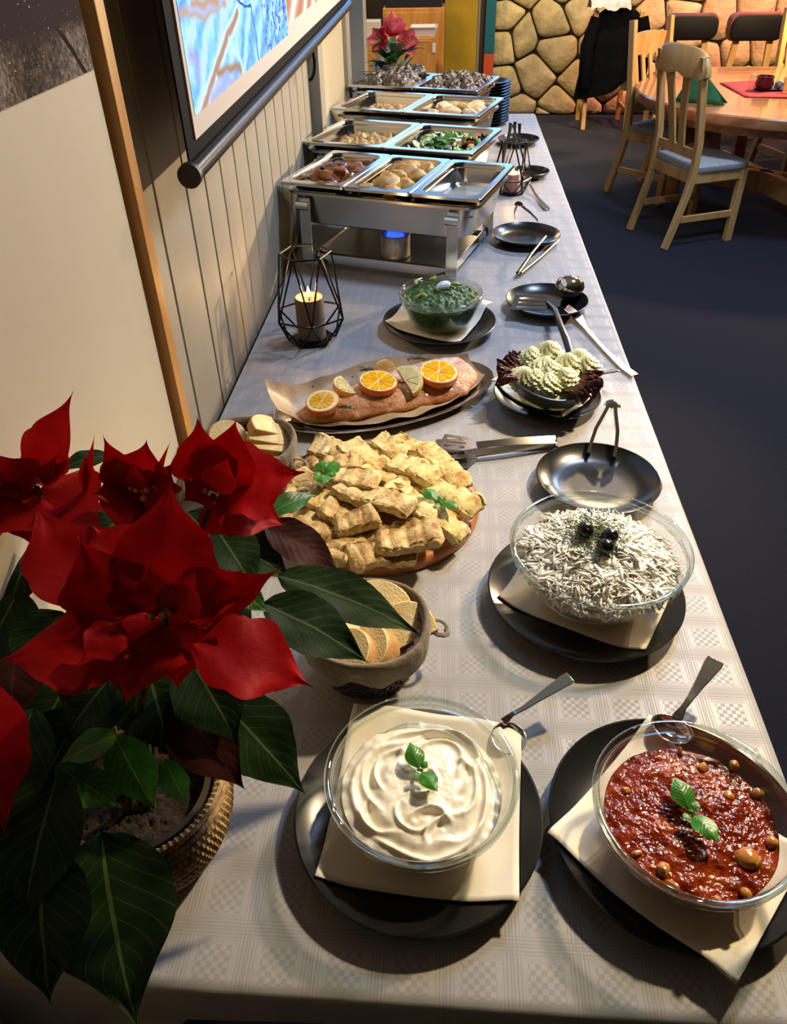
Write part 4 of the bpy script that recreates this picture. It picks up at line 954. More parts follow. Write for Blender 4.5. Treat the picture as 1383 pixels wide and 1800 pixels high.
# --- near bowl: white dip
cA, RA = circ(518, 952, 1425, ZP)
plate(cA, RA, 'big dark plate under the white dip bowl in the foreground')
napkin([(553, 1542), (912, 1588), (916, 1278), (622, 1236)], cA, RA, 'white napkin under the white dip bowl in the foreground')
HB = 0.085; ZB = TZ + 0.001 + 0.009
cb_, RB = circ(570, 912, 1357, ZB + HB); RB -= 0.001
glass_bowl(cb_, ZB, RB, HB, 'glass bowl of creamy white dip in the foreground', 0.55)
ARCS = [(.018, .030, .030, 1.2, 2.0, .006), (.018, .030, .046, 1.0, 2.2, .007), (-.030, .018, .028, 2.6, 1.7, .006), (-.024, .010, .046, 2.9, 1.5, .007), (-.012, .0, .066, 3.1, 1.3, .008), (.03, .0, .036, -.3, 1.6, .006), (.026, -.008, .052, -.5, 1.4, .007), (-.006, -.03, .022, -2.0, 1.8, .005), (.004, -.046, .020, 1.4, 1.5, .006), (.02, -.055, .016, 2.2, 1.6, .005), (-.04, -.035, .022, -2.4, 1.5, .006), (0, .0, .074, 1.5, .9, .006), (0, .0, .078, -1.3, 1.1, .006), (.0, .012, .018, -.6, 1.6, .005)]
def swirl(q, a, x, y):
    h = 0.010 * (1 - q ** 3)
    wx, wy = x + .010 * nz((x, y, 0), 18, 2), y + .010 * nz((x, y, 5), 18, 9)
    for (ox, oy, R_, a0, sp_, wd) in ARCS:
        dx, dy = wx - ox, wy - oy; d_ = sqrt(dx * dx + dy * dy) - R_; da = abs((atan2(dy, dx) - a0 + pi) % (2 * pi) - pi)
        if abs(d_) > .025 or da > sp_: continue
        k = min(1, (sp_ - da) * 2.2) * (1 - .3 * da / sp_)
        h += k * (.0046 * exp(-(d_ / wd / .45) ** 2) - .0036 * exp(-((d_ + wd * 1.1) / wd / .8) ** 2))
    h += 0.0022 * nz((x, y, 0), 30, 3) + 0.0010 * nz((x, y, 0), 90, 4) + .0009 * max(0, nz((x, y, 0), 210, 8))
    if q > 0.9: h += 0.004 * nz((cos(a) * 3.5, sin(a) * 3.5, 0), 2.4) * (q - .9) * 10
    return h
food_body('white_dip', cb_, ZB, RB, HB, 0.55, 0.052, swirl, mat('creamy_dip', '#e6dfca', '#eee8d8', rough=0.3, nscale=12, bump=0.08, bscale=150, bdist=0.001, spec=0.45, sss=0.15, sssr=(0.008, 0.006, 0.004)), 'swirled creamy white dip filling the glass bowl in the foreground', 'dip', 70, 180)
pb_ = at(738, 1360, z=ZB + 0.066)
basil((pb_.x, pb_.y, pb_.z + 0.002), radians(-55), 'basil sprig lying on the creamy white dip', 1.0)
s1, s2, s3, s4 = at(905, 1325, z=TZ + 0.028), at(884, 1270, z=TZ + 0.032), at(945, 1228, z=TZ + 0.045), at(1003, 1190, z=TZ + 0.055)
spoon('serving_spoon', s1, s2, s3, s4, 'steel spoon leaning on the plate behind the white dip bowl', 0.042)
# --- right bowl: red sauce
lb = at(965, 1425, z=ZP); cB = Vector((lb.x + RA * 0.995, lb.y - 0.008, ZP))
plate(cB, RA, 'big dark plate under the red sauce bowl at the right')
napkin([(961, 1467), (1293, 1731), (1420, 1500), (1140, 1260)], cB, RA, 'white napkin set cornerwise under the red sauce bowl', crease=0.002)
l2 = at(1042, 1385, z=ZB + HB); cb2 = Vector((l2.x + RB, l2.y - 0.012, 0))
glass_bowl(cb2, ZB, RB, HB, 'glass bowl of chunky red tomato sauce at the right', 0.55)
def chunky(q, a, x, y):
    h = 0.006 * (1 - q ** 4) + 0.004 * max(0, nz((x, y, 0), 34, 5)) + 0.0035 * max(-.1, nz((x, y, 0), 85, 6)) + 0.0022 * abs(nz((x, y, 0), 190, 7))
    return h
def m_sauce():
    t = NT('tomato_sauce'); v = t.coord()
    c = t.ramp(t.noise(v, 26, 5, 0.65), [(0.30, '#481004'), (0.46, '#6e1e06'), (0.60, '#8a320c'), (0.76, '#a3541e')])
    return t.done(t.bsdf(c, 0.09, 0, t.bump(t.noise(v, 190, 2), 0.55, 0.004), spec=0.38))
food_body('tomato_sauce', cb2, ZB, RB, HB, 0.55, 0.052, chunky, m_sauce(), 'glossy chunky red tomato sauce filling the right bowl', 'sauce', 70, 180)
MCH = mat('sauce_onion', '#a0581e', '#d29a48', rough=0.2, nscale=40, spec=0.6, coat=0.3)
chunk_me = [MB().box((0, 0, 0), (.013, .011, .009), taper=0.8).mesh('c', False), MB().box((0, 0, 0), (.016, .008, .007), taper=0.7).mesh('c', False), blob_mesh('c', (.010, .008, .006), 4, 0.3, nu=10, nv=6)]
so = bpy.data.objects['tomato_sauce']; so_loc = so.location.copy(); k = 0
for (px, py, s) in ((1165, 1527, 1.2), (1182, 1555, 1.0), (1312, 1510, 1.5), (1235, 1350, 1.0), (1120, 1500, .9), (1280, 1400, .8), (1100, 1390, .8), (1160, 1365, .9), (1330, 1395, .8), (1235, 1512, .8), (1150, 1450, .7), (1355, 1480, .8), (1260, 1585, .9), (1195, 1320, .7), (1310, 1570, .7), (1240, 1470, .7), (1130, 1430, .6), (1290, 1345, .7)):
    p = at(px, py, z=ZB + 0.0565); o = link('vegetable_chunk', chunk_me[k % 3], MCH, so, p - so_loc, (random.uniform(-.4, .4), random.uniform(-.4, .4), random.uniform(0, 6)), bevel=0.003, seg=2); o.scale = (s, s, s); k += 1
pb_ = at(1212, 1432, z=ZB + 0.068)
basil((pb_.x, pb_.y, pb_.z), radians(-63), 'basil sprig lying on the red tomato sauce', 1.15)
s1, s2, s3, s4 = at(1172, 1300, z=TZ + 0.034), at(1190, 1262, z=TZ + 0.04), at(1228, 1205, z=TZ + 0.052), at(1258, 1160, z=TZ + 0.06)
spoon('serving_spoon', s1, s2, s3, s4, 'steel spoon leaning on the plate behind the red sauce bowl', 0.05, hw=0.02)
# --- cabbage salad
cC, RC = circ(858, 1198, 1035, ZP)
plate(cC, RC, 'big dark plate under the bowl of shredded cabbage')
napkin([(876, 1046), (1134, 1141), (1180, 1040), (930, 960)], cC, RC, 'white napkin under the bowl of shredded cabbage')
HC = 0.095; cc_, RCB = circ(898, 1213, 955, ZB + HC)
glass_bowl(cc_, ZB, RCB, HC, 'large glass bowl of shredded white cabbage with olives', 0.5)
M_CAB = mat('white_cabbage', '#f3eed8', '#fcfaf0', rough=0.45, nscale=50, sss=0.35, sssr=(.014, .013, .010), spec=.35)
cabf = food_body('cabbage_salad', cc_, ZB, RCB, HC, 0.5, 0.058, lambda q, a, x, y: 0.022 * (1 - q * q) + 0.006 * nz((x, y, 0), 40, 2), M_CAB, 'finely shredded white cabbage salad heaped in the large glass bowl', 'salad', 20, 60)
mb = MB(); Rf = bowl_r(RCB, HC, 0.5, 0.06) * 0.99
for k in range(3400):
    q = sqrt(random.random()); a = random.uniform(0, 6.283); x, y = Rf * q * cos(a), Rf * q * sin(a)
    z = 0.058 + 0.024 * (1 - q * q) + 0.006 * nz((x, y, 0), 40, 2) + random.uniform(-.001, .0055)
    L = random.uniform(.018, .05); d = random.uniform(0, 6.283); el = random.uniform(-.35, .35); wd = random.choice((.0010, .0014, .0022, .0036))
    dv = Vector((cos(d) * cos(el), sin(d) * cos(el), sin(el))); b = Vector((-sin(d), cos(d), 0)) * random.uniform(-.3, .3)
    pts = []
    for t in (-.5, -.17, .17, .5):
        p = Vector((x, y, z)) + dv * L * t + b * L * (0.25 - t * t) + Vector((0, 0, .004 * (.25 - t * t) * 4))
        rr_ = sqrt(p.x ** 2 + p.y ** 2); lim = RCB - 0.010
        if rr_ > lim: p.x *= lim / rr_; p.y *= lim / rr_
        pts.append(p)
    mb.tube(pts, [wd * .6, wd, wd, wd * .5], 4, 0.22, (random.uniform(-1, 1), random.uniform(-1, 1), 1.4))
o = mb.obj('cabbage_shreds', M_CAB, cabf, True, 0, merge=False); o['kind'] = 'stuff'
M_OL = mat('black_olive', '#0d0b0c', '#1a1516', rough=0.22, nscale=30, spec=0.6)
olm = MB().lathe([(0.0, 0.0175), (.0022, .0178), (.003, .0188), (.0055, .018), (.0085, .0155), (.0105, .0115), (.0108, .0085), (.0095, .0045), (.0065, .0015), (.003, .0003), (0, 0)], 24).mesh('olive')
for (px, py), lb_, rr_ in (((1024, 928), 'black olive on the cabbage, farthest from the camera', (0.5, .2, 0)), ((1065, 938), 'black olive on the cabbage, rightmost of three', (.6, -.3, 1)), ((1061, 964), 'black olive on the cabbage, nearest the camera', (.2, .1, 2))):
    p = at(px, py + 8, z=ZB + 0.091); o = link('black_olive', olm, M_OL, None, p, rr_); o.scale = (1.15,) * 3; tag(o, lb_, 'olive', 'three olives on the cabbage')
mb = MB()
for k in range(1500):
    q = abs(random.gauss(0, .45)); a = random.uniform(0, 6.283)
    if q > 0.8: continue
    x, y = Rf * q * cos(a) * .75, Rf * q * sin(a) * .75; x += at(1040, 935, z=ZB + .085).x - cc_.x; y += at(1040, 940, z=ZB + .085).y - cc_.y
    rr_ = sqrt(x * x + y * y) / Rf
    z = 0.058 + 0.024 * (1 - rr_ * rr_) + 0.006 * nz((x, y, 0), 40, 2) + random.uniform(.0095, .019)
    mb.box((x, y, z), (random.uniform(.0012, .0036), .0014, .0008), Matrix.Rotation(random.uniform(0, 3.1), 3, 'Z') @ Matrix.Rotation(random.uniform(-.5, .5), 3, 'X'))
o = mb.obj('dried_herbs', mat('dried_herb', '#2d3a1c', '#56683a', rough=0.8, nscale=200), cabf, False, merge=False); o['kind'] = 'stuff'
# --- empty plate with tongs
cD, RD = circ(943, 1160, 838, ZP); plate(cD, RD, 'empty dark plate with upright tongs behind the cabbage bowl')
def tongs(name, H, T1, T2, label, w=0.016, head='tip', m='cutlery', tk=0.0016):
    """H hinge, T1/T2 the two tips (world points)"""
    H, T1, T2 = Vector(H), Vector(T1), Vector(T2); t = thing(name, label, 'tongs', H)
    ax = ((T1 + T2) / 2 - H).normalized(); sd = (T2 - T1).normalized(); up = sd.cross(ax).normalized()
    for T, s in ((T1, -1), (T2, 1)):
        P = [H + sd * s * 0.006, H + (T - H) * .12 + sd * s * .006, H + (T - H) * .5 + sd * s * .008, H + (T - H) * .82 + sd * s * .004, T]
        MB().strip([p - H for p in P], [w, w, w * 0.9, w * .8, w * .9], tk, sd).obj('arm', MAT[m], t, True, 40)
    MB().tube([sd * .007 * cos(a) - ax * .007 * sin(a) for a in [i * pi / 8 for i in range(9)]], w / 2 * .95, 8, 0.2, up).obj('hinge', MAT[m], t)
    return t, H, ax, sd, up
tongs('tongs', at(1075, 716, z=TZ + 0.075), at(1034, 799, z=TZ + 0.016), at(1079, 806, z=TZ + 0.016), 'steel tongs standing in the empty dark plate', 0.020, tk=0.0065)
# --- slotted serving tongs lying flat
TH = at(976, 775, z=TZ + 0.015)
A1, A2 = at(835, 795, z=TZ + 0.006), at(838, 783, z=TZ + 0.03)
tt, H_, ax_, sd_, up_ = tongs('serving_tongs', TH, A1, A2, 'steel serving tongs with slotted blade beside the flatbread board', 0.017)
def slotted(p, d, n, L, W, m, parent, org, name='slotted_blade'):
    d = Vector(d).normalized(); n = Vector(n).normalized(); b = n.cross(d).normalized(); mb = MB(); th = 0.0014
    xs = [-W / 2, -W * .36, -W * .2, -W * .06, W * .06, W * .2, W * .36, W / 2]   # ribs and slots
    def pt(x, y, z): return Vector(p) - Vector(org) + d * y + b * x + n * z
    def quad(x0, x1, y0, y1):
        def wd(x, y): return x * (0.45 + 0.55 * min(1, y / (L * .35)))
        v = [pt(wd(x0, y0), y0, 0), pt(wd(x1, y0), y0, 0), pt(wd(x1, y1), y1, 0), pt(wd(x0, y1), y1, 0)]; v += [q + n * th for q in v]
        mb.add(v, [(0, 3, 2, 1), (4, 5, 6, 7), (0, 1, 5, 4), (1, 2, 6, 5), (2, 3, 7, 6), (3, 0, 4, 7)])
    for j in (0, 2, 4, 6): quad(xs[j], xs[j + 1], L * .3, L * .88)
    quad(xs[0], xs[7], 0, L * .15); quad(xs[0], xs[7], L * .15, L * .3); quad(xs[0], xs[7], L * .88, L)
    return mb.obj(name, m, parent, False)
slotted(A1, at(772, 800, z=TZ + .004) - A1, (0, 0, 1), (at(772, 803, z=TZ + .004) - A1).length, 0.105, MAT['steel_brushed'], tt, TH)
slotted(A2, at(772, 776, z=TZ + .03) - A2, (0, .25, 1), (at(775, 777, z=TZ + .03) - A2).length, 0.085, MAT['steel_brushed'], tt, TH)
# --- piped cheese bowl
cE, RE = circ(868, 1056, 690, ZP); plate(cE, RE, 'dark plate under the bowl of piped cheese rosettes')
napkin([(862, 671), (985, 729), (1064, 678), (935, 640)], cE, RE, 'white napkin under the bowl of piped cheese rosettes', crease=0.006)
HE = 0.068; ZE = TZ + 0.011; ce, RBE = circ(894, 1046, 662, ZE + HE)
dk = MB().lathe([(0, 0), (RBE * .42, 0), (RBE * .45, .003), (RBE * .66, HE * .3), (RBE * .88, HE * .7), (RBE, HE), (RBE - .003, HE + .001), (RBE * .85, HE * .7), (RBE * .6, HE * .3), (0, .006)], 64, lambda r, z, a: (r * (1 + .02 * sin(3 * a) * z / HE), z + .006 * sin(2 * a + .8) * (z / HE) ** 2)).obj('bowl', mat('dark_bowl_glaze', '#2a2b2a', '#353633', rough=.35, nscale=20), None, True, 50, loc=(ce.x, ce.y, ZE))
tag(dk, 'dark grey bowl holding piped green-white cheese rosettes', 'bowl')
M_CH = mat('herb_cheese', '#b9bd8c', '#dcdcb4', rough=0.45, nscale=90, sss=0.1, sssr=(.005, .005, .003), bump=0.15, bscale=200)
tag(MB().ball((0, 0, HE * .55), (RBE * .8, RBE * .8, HE * .36), 24, 12, lambda d: 1 + .08 * nz(d, 4)).obj('herb_cheese', M_CH, None, loc=(ce.x, ce.y, ZE)), 'cheese spread filling the dark bowl under the rosettes', 'cheese')
def rosette_mesh(R, H, tw, seed):
    N = 8; pf = [(r * (1 + .05 * sin(k * 22)), k) for r, k in [(.7, 0), (.86, .06), (.96, .14), (1.0, .22), (1.0, .3), (.97, .38), (.92, .46), (.86, .54), (.77, .62), (.66, .7), (.53, .78), (.38, .86), (.22, .94), (.04, 1.0)]]
    return MB().lathe([(r * R, z * H) for r, z in pf], 96, lambda r, z, a: (r * (1 + .40 * abs(cos(N / 2 * (a + tw * z / H + .6 * z / H))) - .24), z)).mesh('cheese_rosette', True, 60)
ros = [rosette_mesh(.027, .046, 2.6, 1), rosette_mesh(.025, .040, 3.2, 2)]
rl = ['tall rosette at the back centre', 'rosette at the back left', 'rosette at the left front', 'large rosette at the front left', 'front rosette beside the grey bowl rim', 'rosette in the middle', 'rosette right of the middle', 'rosette at the far back right', 'rosette at the right edge', 'rosette half behind the red lettuce', 'low rosette under the back-left one']
for k, (px, py, dz) in enumerate(((966, 618, .03), (934, 628, .025), (917, 662, .008), (943, 668, .01), (963, 680, .004), (970, 652, .02), (995, 640, .02), (1018, 628, .016), (1033, 645, .012), (996, 662, .014), (950, 648, .016))):
    p = at(px, py + 1, z=ZE + HE + dz - .01); o = link('cheese_rosette', ros[k % 2], M_CH, None, (p.x, p.y, ZE + HE + dz - .026), (random.uniform(-.3, .3), random.uniform(-.3, .3), random.uniform(0, 6)))
    tag(o, 'piped herb cheese ' + rl[k] + ' of the dark bowl', 'cheese', 'piped cheese rosettes')
def m_lettuce():
    t = NT('red_lettuce'); uv = t.coord('UV'); u, v_, _ = t.sep(uv); n = t.noise(t.coord(), 60, 3)
    f = t.math('ADD', t.math('MULTIPLY', v_, 0.75), t.math('MULTIPLY', n, 0.5))
    c = t.ramp(f, [(0.3, '#7d8a3c'), (0.5, '#5a3a20'), (0.62, '#521014'), (0.9, '#3f0c12')])
    return t.done(t.bsdf(c, 0.4, 0, t.bump(t.noise(t.coord(), 90, 3), .4, .003)))
ML = m_lettuce()
def lettuce(c, ang, spread, R0, R1, label, rise=.03):
    nu, nv = 150, 16; vs = []; uv = []
    for j in range(nv + 1):
        v = j / nv
        for i in range(nu + 1):
            u = i / nu; a = ang + (u - .5) * spread; am_ = .016 * v ** 2.2
            r = R0 + (R1 - R0) * v * (1 + .12 * nz((u * 22, 0, 0), 1, 5)) + am_ * .5 * sin(u * 83 + 3) + .006 * v * nz((u * 30, v * 4, 0), 1)
            z = rise * v - .035 * v * v + am_ * .6 * sin(u * 71 + 4 * sin(u * 9)) + am_ * .5 * sin(u * 143 + v * 9) + .010 * v * nz((u * 26, v * 3, 7), 1, 2)
            vs.append((r * cos(a), r * sin(a), z)); uv.append((u, v))
    f = [(j * (nu + 1) + i, j * (nu + 1) + i + 1, (j + 1) * (nu + 1) + i + 1, (j + 1) * (nu + 1) + i) for j in range(nv) for i in range(nu)]
    me = bpy.data.meshes.new('lettuce_leaf'); me.from_pydata(vs, [], f); ul = me.uv_layers.new(name='UVMap')
    for lp in me.loops: ul.data[lp.index].uv = uv[lp.vertex_index]
    me.polygons.foreach_set('use_smooth', [True] * len(me.polygons))
    return tag(link('lettuce_leaf', me, ML, None, c), label, 'lettuce')
lettuce((ce.x, ce.y, ZE + HE * .85), radians(165), 1.3, RBE * .55, RBE * 1.22, 'frilly dark red lettuce leaf at the left of the dark bowl', .05)
lettuce((ce.x, ce.y, ZE + HE * .85), radians(-32), 1.35, RBE * .5, RBE * 1.10, 'frilly dark red lettuce leaf with green base at the right of the dark bowl', .045)
s1, s2, s3, s4 = at(1030, 668, z=TZ + .06), at(1040, 662, z=TZ + .055), at(1060, 656, z=TZ + .05), at(1084, 650, z=TZ + .045)
spoon('serving_spoon', s1, s2, s3, s4, 'short steel spoon handle sticking out behind the cheese rosettes', .03, hw=.014)
# --- plate with ladle, slotted turner
cF, RF = circ(889, 1034, 526, ZP); plate(cF, RF, 'dark plate carrying the ladle and the black turner')
t = thing('slotted_turner', 'black slotted turner lying across the dark plate with the ladle', 'turner', at(975, 540, z=TZ + .035))
o_ = t.location.copy()
slotted(at(985, 533, z=TZ + .034), at(925, 532, z=TZ + .028) - at(985, 533, z=TZ + .034), (0, 0, 1), .12, .10, mat('turner_nylon', '#0a0b0c', rough=.6, spec=.2), t, o_, 'slotted_blade')
hp = [at(962, 532, z=TZ + .032), at(975, 545, z=TZ + .042), at(986, 575, z=TZ + .05), at(996, 600, z=TZ + .045), at(1002, 622, z=TZ + .035)]
MB().tube([p - o_ for p in hp], [.005, .007, .0075, .009, .008], 10).obj('handle', mat('blue_black_plastic', '#101c2a', rough=.3), t)
t = thing('ladle', 'polished steel ladle resting upside down on the dark plate, long flat handle', 'ladle', at(1000, 512, z=TZ + .03)); o_ = t.location.copy()
MB().ball((0, 0, 0), (.038, .038, .030), 28, 16, lambda d: 1).obj('ladle_cup', MAT['cutlery'], t, loc=(0, 0, .012))
hp = [at(995, 540, z=TZ + .03), at(1015, 556, z=TZ + .012), at(1028, 575, z=TZ + .008), at(1062, 614, z=TZ + .006), at(1095, 645, z=TZ + .006), at(1116, 660, z=TZ + .006)]
MB().strip([p - o_ for p in hp], [.035, .03, .012, .011, .018, .02], .003).obj('handle', mat('red_reflection_steel', '#cfae97', rough=.22, metal=1.0), t, True, 50, bevel=.001)  # reddish reflection put into the steel's colour; wide start stands for a spatula
# --- plate with tongs, farther
cG, RG = circ(864, 985, 410, ZP); plate(cG, RG, 'dark plate with tongs in front of the nearest chafing dish')
tongs('tongs', at(912, 480, z=TZ + .012), at(958, 416, z=TZ + .035), at(980, 423, z=TZ + .008), 'slim steel tongs lying on the cloth against a dark plate', .012, m='black_metal', tk=.004)
tongs('tongs', at(912, 360, z=TZ + .06), at(905, 383, z=TZ + .03), at(945, 388, z=TZ + .03), 'small dark tongs standing on the plate beside the nearest chafer', .016, m='black_metal')
# --- spinach bowl
cH, RH = circ(674, 872, 562, ZP); plate(cH, RH, 'dark plate under the bowl of green spinach')
napkin([(677, 566), (806, 596), (866, 528), (735, 508)], cH, RH, 'white napkin under the bowl of green spinach')
HS = 0.085; ch_, RS = circ(701, 850, 512, ZB + HS)
glass_bowl(ch_, ZB, RS, HS, 'glass bowl of chopped green spinach with an egg half', 0.6)
M_SP = mat('chopped_spinach', '#1b3a08', '#3c6a14', rough=.4, nscale=110, bump=.6, bscale=260, bdist=.004, spec=.5)
food_body('spinach', ch_, ZB, RS, HS, 0.6, .070, lambda q, a, x, y: .010 * (1 - q * q) + .005 * nz((x, y, 0), 70, 2) + .004 * nz((x, y, 0), 160, 3), M_SP, 'chopped green spinach filling the small glass bowl', 'spinach', 50, 120)
p = at(779, 503, z=ZB + .088)
eg = thing('egg_half', 'white boiled egg wedge on the green spinach', 'egg', p, rz=.8)
MB().ball((0, 0, 0), (.023, .012, .012), 16, 10).obj('egg_white', mat('egg_white', '#d9dde0', rough=.25), eg)
MEG = mat('green_bean', '#9aa838', '#c3c05a', rough=.35, nscale=30)
sp = bpy.data.objects['spinach']
for (px, py, r0) in ((742, 522, 0), (735, 497, 1), (830, 520, 2), (800, 500, 3), (760, 490, 4)):
    p = at(px, py, z=ZB + .083) - sp.location
    MB().tube([(-.011, 0, 0), (-.004, .005, .003), (.005, .005, .003), (.011, -.001, 0)], [.003, .0048, .0048, .003], 8).obj('bean', MEG, sp, loc=p, rot=(0, 0, r0))
# --- far utensils: second wire lantern side, plates
for (pl, pr, py, lab) in ((898, 966, 300, 'dark plate half behind the second wire lantern'), (875, 948, 243, 'farthest dark plate along the buffet edge')):
    c_, R_ = circ(pl, pr, py, ZP); plate(c_, R_, lab)
t0 = at(930, 325, z=TZ + .02)
spoon('serving_spoon', at(912, 305, z=TZ + .035), at(928, 322, z=TZ + .022), at(945, 348, z=TZ + .006), at(962, 368, z=TZ + .004), 'steel spoon lying on the cloth beside the second wire lantern', .045, hw=.02)
t = thing('black_tongs', 'black plastic serving tongs upright on the farthest dark plate', 'tongs', at(905, 245, z=TZ + .02)); o_ = t.location.copy()
for (a_, b_) in (((893, 250), (897, 216)), ((903, 250), (905, 214)), ((912, 250), (913, 217))):
    A_ = at(*a_, z=TZ + .03); B_ = at(*b_, y=A_.y)
    MB().strip([A_ - o_, A_.lerp(B_, .5) - o_ + Vector((0, -.01, 0)), B_ - o_], [.014, .01, .014], .004, (0, 1, 0)).obj('prong', MAT['black_plastic'], t)

H_ = at(900, 222, y=at(905, 262, z=TZ + .02).y - .02)
tongs('tongs', H_, at(884, 292, z=TZ + .03), at(924, 300, z=TZ + .03), 'black serving tongs leaning upright beside the second wire lantern', .018, m='black_plastic', tk=.006)
# ------------------------------------------------------------------ salmon platter
e1, e2 = at(484, 738, z=TZ + .02), at(860, 648, z=TZ + .02)
pc_ = (e1 + e2) / 2; LA = (e2 - e1).length / 2; ang = atan2(e2.y - e1.y, e2.x - e1.x)
n1 = at(700, 762, z=TZ + .02) - pc_; LB = 0.128
sv = thing('serving_platter', 'oval steel platter holding the salmon beyond the flatbread board', 'platter', (pc_.x, pc_.y, TZ + .001), ang)
def oval(rx, ry, z, n=96): return [(rx * cos(2 * pi * k / n), ry * sin(2 * pi * k / n), z) for k in range(n)]
MB().loft([oval(LA * .78, LB * .72, 0), oval(LA * .84, LB * .8, .002), oval(LA - .004, LB - .004, .017), oval(LA, LB, .018), oval(LA, LB, .0195), oval(LA - .006, LB - .006, .0195), oval(LA * .83, LB * .79, .005), oval(LA * .77, LB * .71, .003)]).obj('dish', MAT['steel'], sv)
RA_ = Matrix.Rotation(ang, 3, 'Z'); RAi = RA_.inverted()
def on_plat(px, py, h): return RAi @ (at(px, py, z=TZ + h) - Vector((pc_.x, pc_.y, TZ + .001)))
# parchment: a sheet following the dish, rising past the rim at the back and left
def parch(u, v):
    a = (u - .5) * 2; b = (v - .5) * 2
    x = a * LA * (.88 if a > 0 else 1.0); y = b * (.092 + .012 * sin(3 * a + 1)) * sqrt(max(.12, 1 - (.88 * a) ** 2)) + .008
    q = sqrt((x / LA) ** 2 + (y / LB) ** 2)
    z = .006 + .020 * max(0, q - .72) / .28 + (.020 * max(0, b) ** 3 * (1 - .3 * a)) + .003 * sin(17 * a + 3 * b) * max(0, abs(b) - .4) + .004 * nz((x, y, 0), 24) * min(1, abs(b) * 2)
    if a < -.8: z += .03 * (-.8 - a) / .2
    return Vector((x, y, z + .004))
def m_parch():
    t = NT('parchment'); v = t.coord()
    sp_ = t.math('LESS_THAN', t.voronoi(v, 38), 0.10); c = t.ramp(t.noise(v, 9, 4), [(.35, '#8f7454'), (.65, '#b79b74')])
    c = t.mix(t.math('MULTIPLY', sp_, t.math('GREATER_THAN', t.noise(v, 11, 2), .55)), c, '#4e3822')
    return t.done(t.bsdf(c, .45, 0, t.bump(t.noise(v, 30, 3), .3, .006), spec=.5))
o = MB().grid(parch, 60, 26).obj('baking_paper', m_parch(), None, True, 0, loc=sv.location, rot=(0, 0, ang)); tag(o, 'crinkled tan baking paper lining the oval salmon platter', 'paper')
# fillet
tail = on_plat(510, 726, .03); head = on_plat(828, 640, .03)
def outline(k):     # half widths of the fillet along its length, tail (0) to head (1)
    up = .012 + .076 * min(1, k * 1.5) ** .8 * (1 - max(0, k - .9) * 3); lo = .010 + .068 * min(1, k * 1.9) ** .75 * (1 - max(0, k - .86) * 4.0) + .005 * sin(9 * k)
    return up, lo
def salmon(u, v):
    k = u; base_ = tail.lerp(head, k) + Vector((0, -.008 * sin(pi * k), 0)); up, lo = outline(k); s = v * 2 - 1
    w = up * s if s > 0 else lo * s
    if k < .03: w *= k / .03 * .6 + .4
    h = (.024 + .006 * sin(pi * k)) * (1 - abs(s) ** 3.2) * min(1, .25 + k * 5) * (1 - max(0, k - .97) * 20)
    p = Vector((base_.x, base_.y + w, .012 + h)); p.z += .0022 * nz((p.x, p.y, 0), 60, 3) + .0012 * nz((p.x, p.y, 0), 170, 4)
    p.y += .004 * nz((k * 14, s, 0), 1.3, 6) * abs(s)
    return p
def m_salmon():
    t = NT('baked_salmon'); v = t.coord(); x, y, z = t.sep(v)
    g = t.math('ADD', t.math('MULTIPLY', t.noise(t.mapping(v, (1, 2.2, 1)), 26, 5, .65), .8), t.math('MULTIPLY', t.math('ADD', y, .02), 3.0))
    c = t.ramp(g, [(.2, '#a85c26'), (.36, '#c88a50'), (.48, '#d9a884'), (.60, '#e6cfc0')])
    c = t.mix(t.math('GREATER_THAN', t.noise(v, 170, 2), .66), c, '#8f5222')
    return t.done(t.bsdf(c, .3, 0, t.bump(t.noise(v, 90, 5, .65), .8, .006), spec=.5, coat=.25, sss=.05))
o = MB().grid(salmon, 90, 26).obj('salmon_fillet', m_salmon(), None, True, 0, loc=sv.location, rot=(0, 0, ang)); sd = o.modifiers.new('th', 'SOLIDIFY'); sd.thickness = .006; sd.offset = -1
tag(o, 'whole baked orange salmon fillet on the oval steel platter', 'salmon')
MO = mat('orange_peel', '#d96a10', '#e8811c', rough=.4, nscale=60, bump=.3, bscale=500, bdist=.001); ML_ = mat('lemon_peel', '#e0c860', '#ead982', rough=.4, nscale=40)
MOF = mat('orange_flesh', '#e8a400', '#f6bc14', rough=.18, nscale=90, spec=.6, sss=.1); MLF = mat('lemon_flesh', '#d9c27a', '#e8d79c', rough=.18, nscale=90, spec=.6, sss=.1)
MPI = mat('citrus_pith', '#ead9a0', '#f0e4b8', rough=.4, nscale=60)
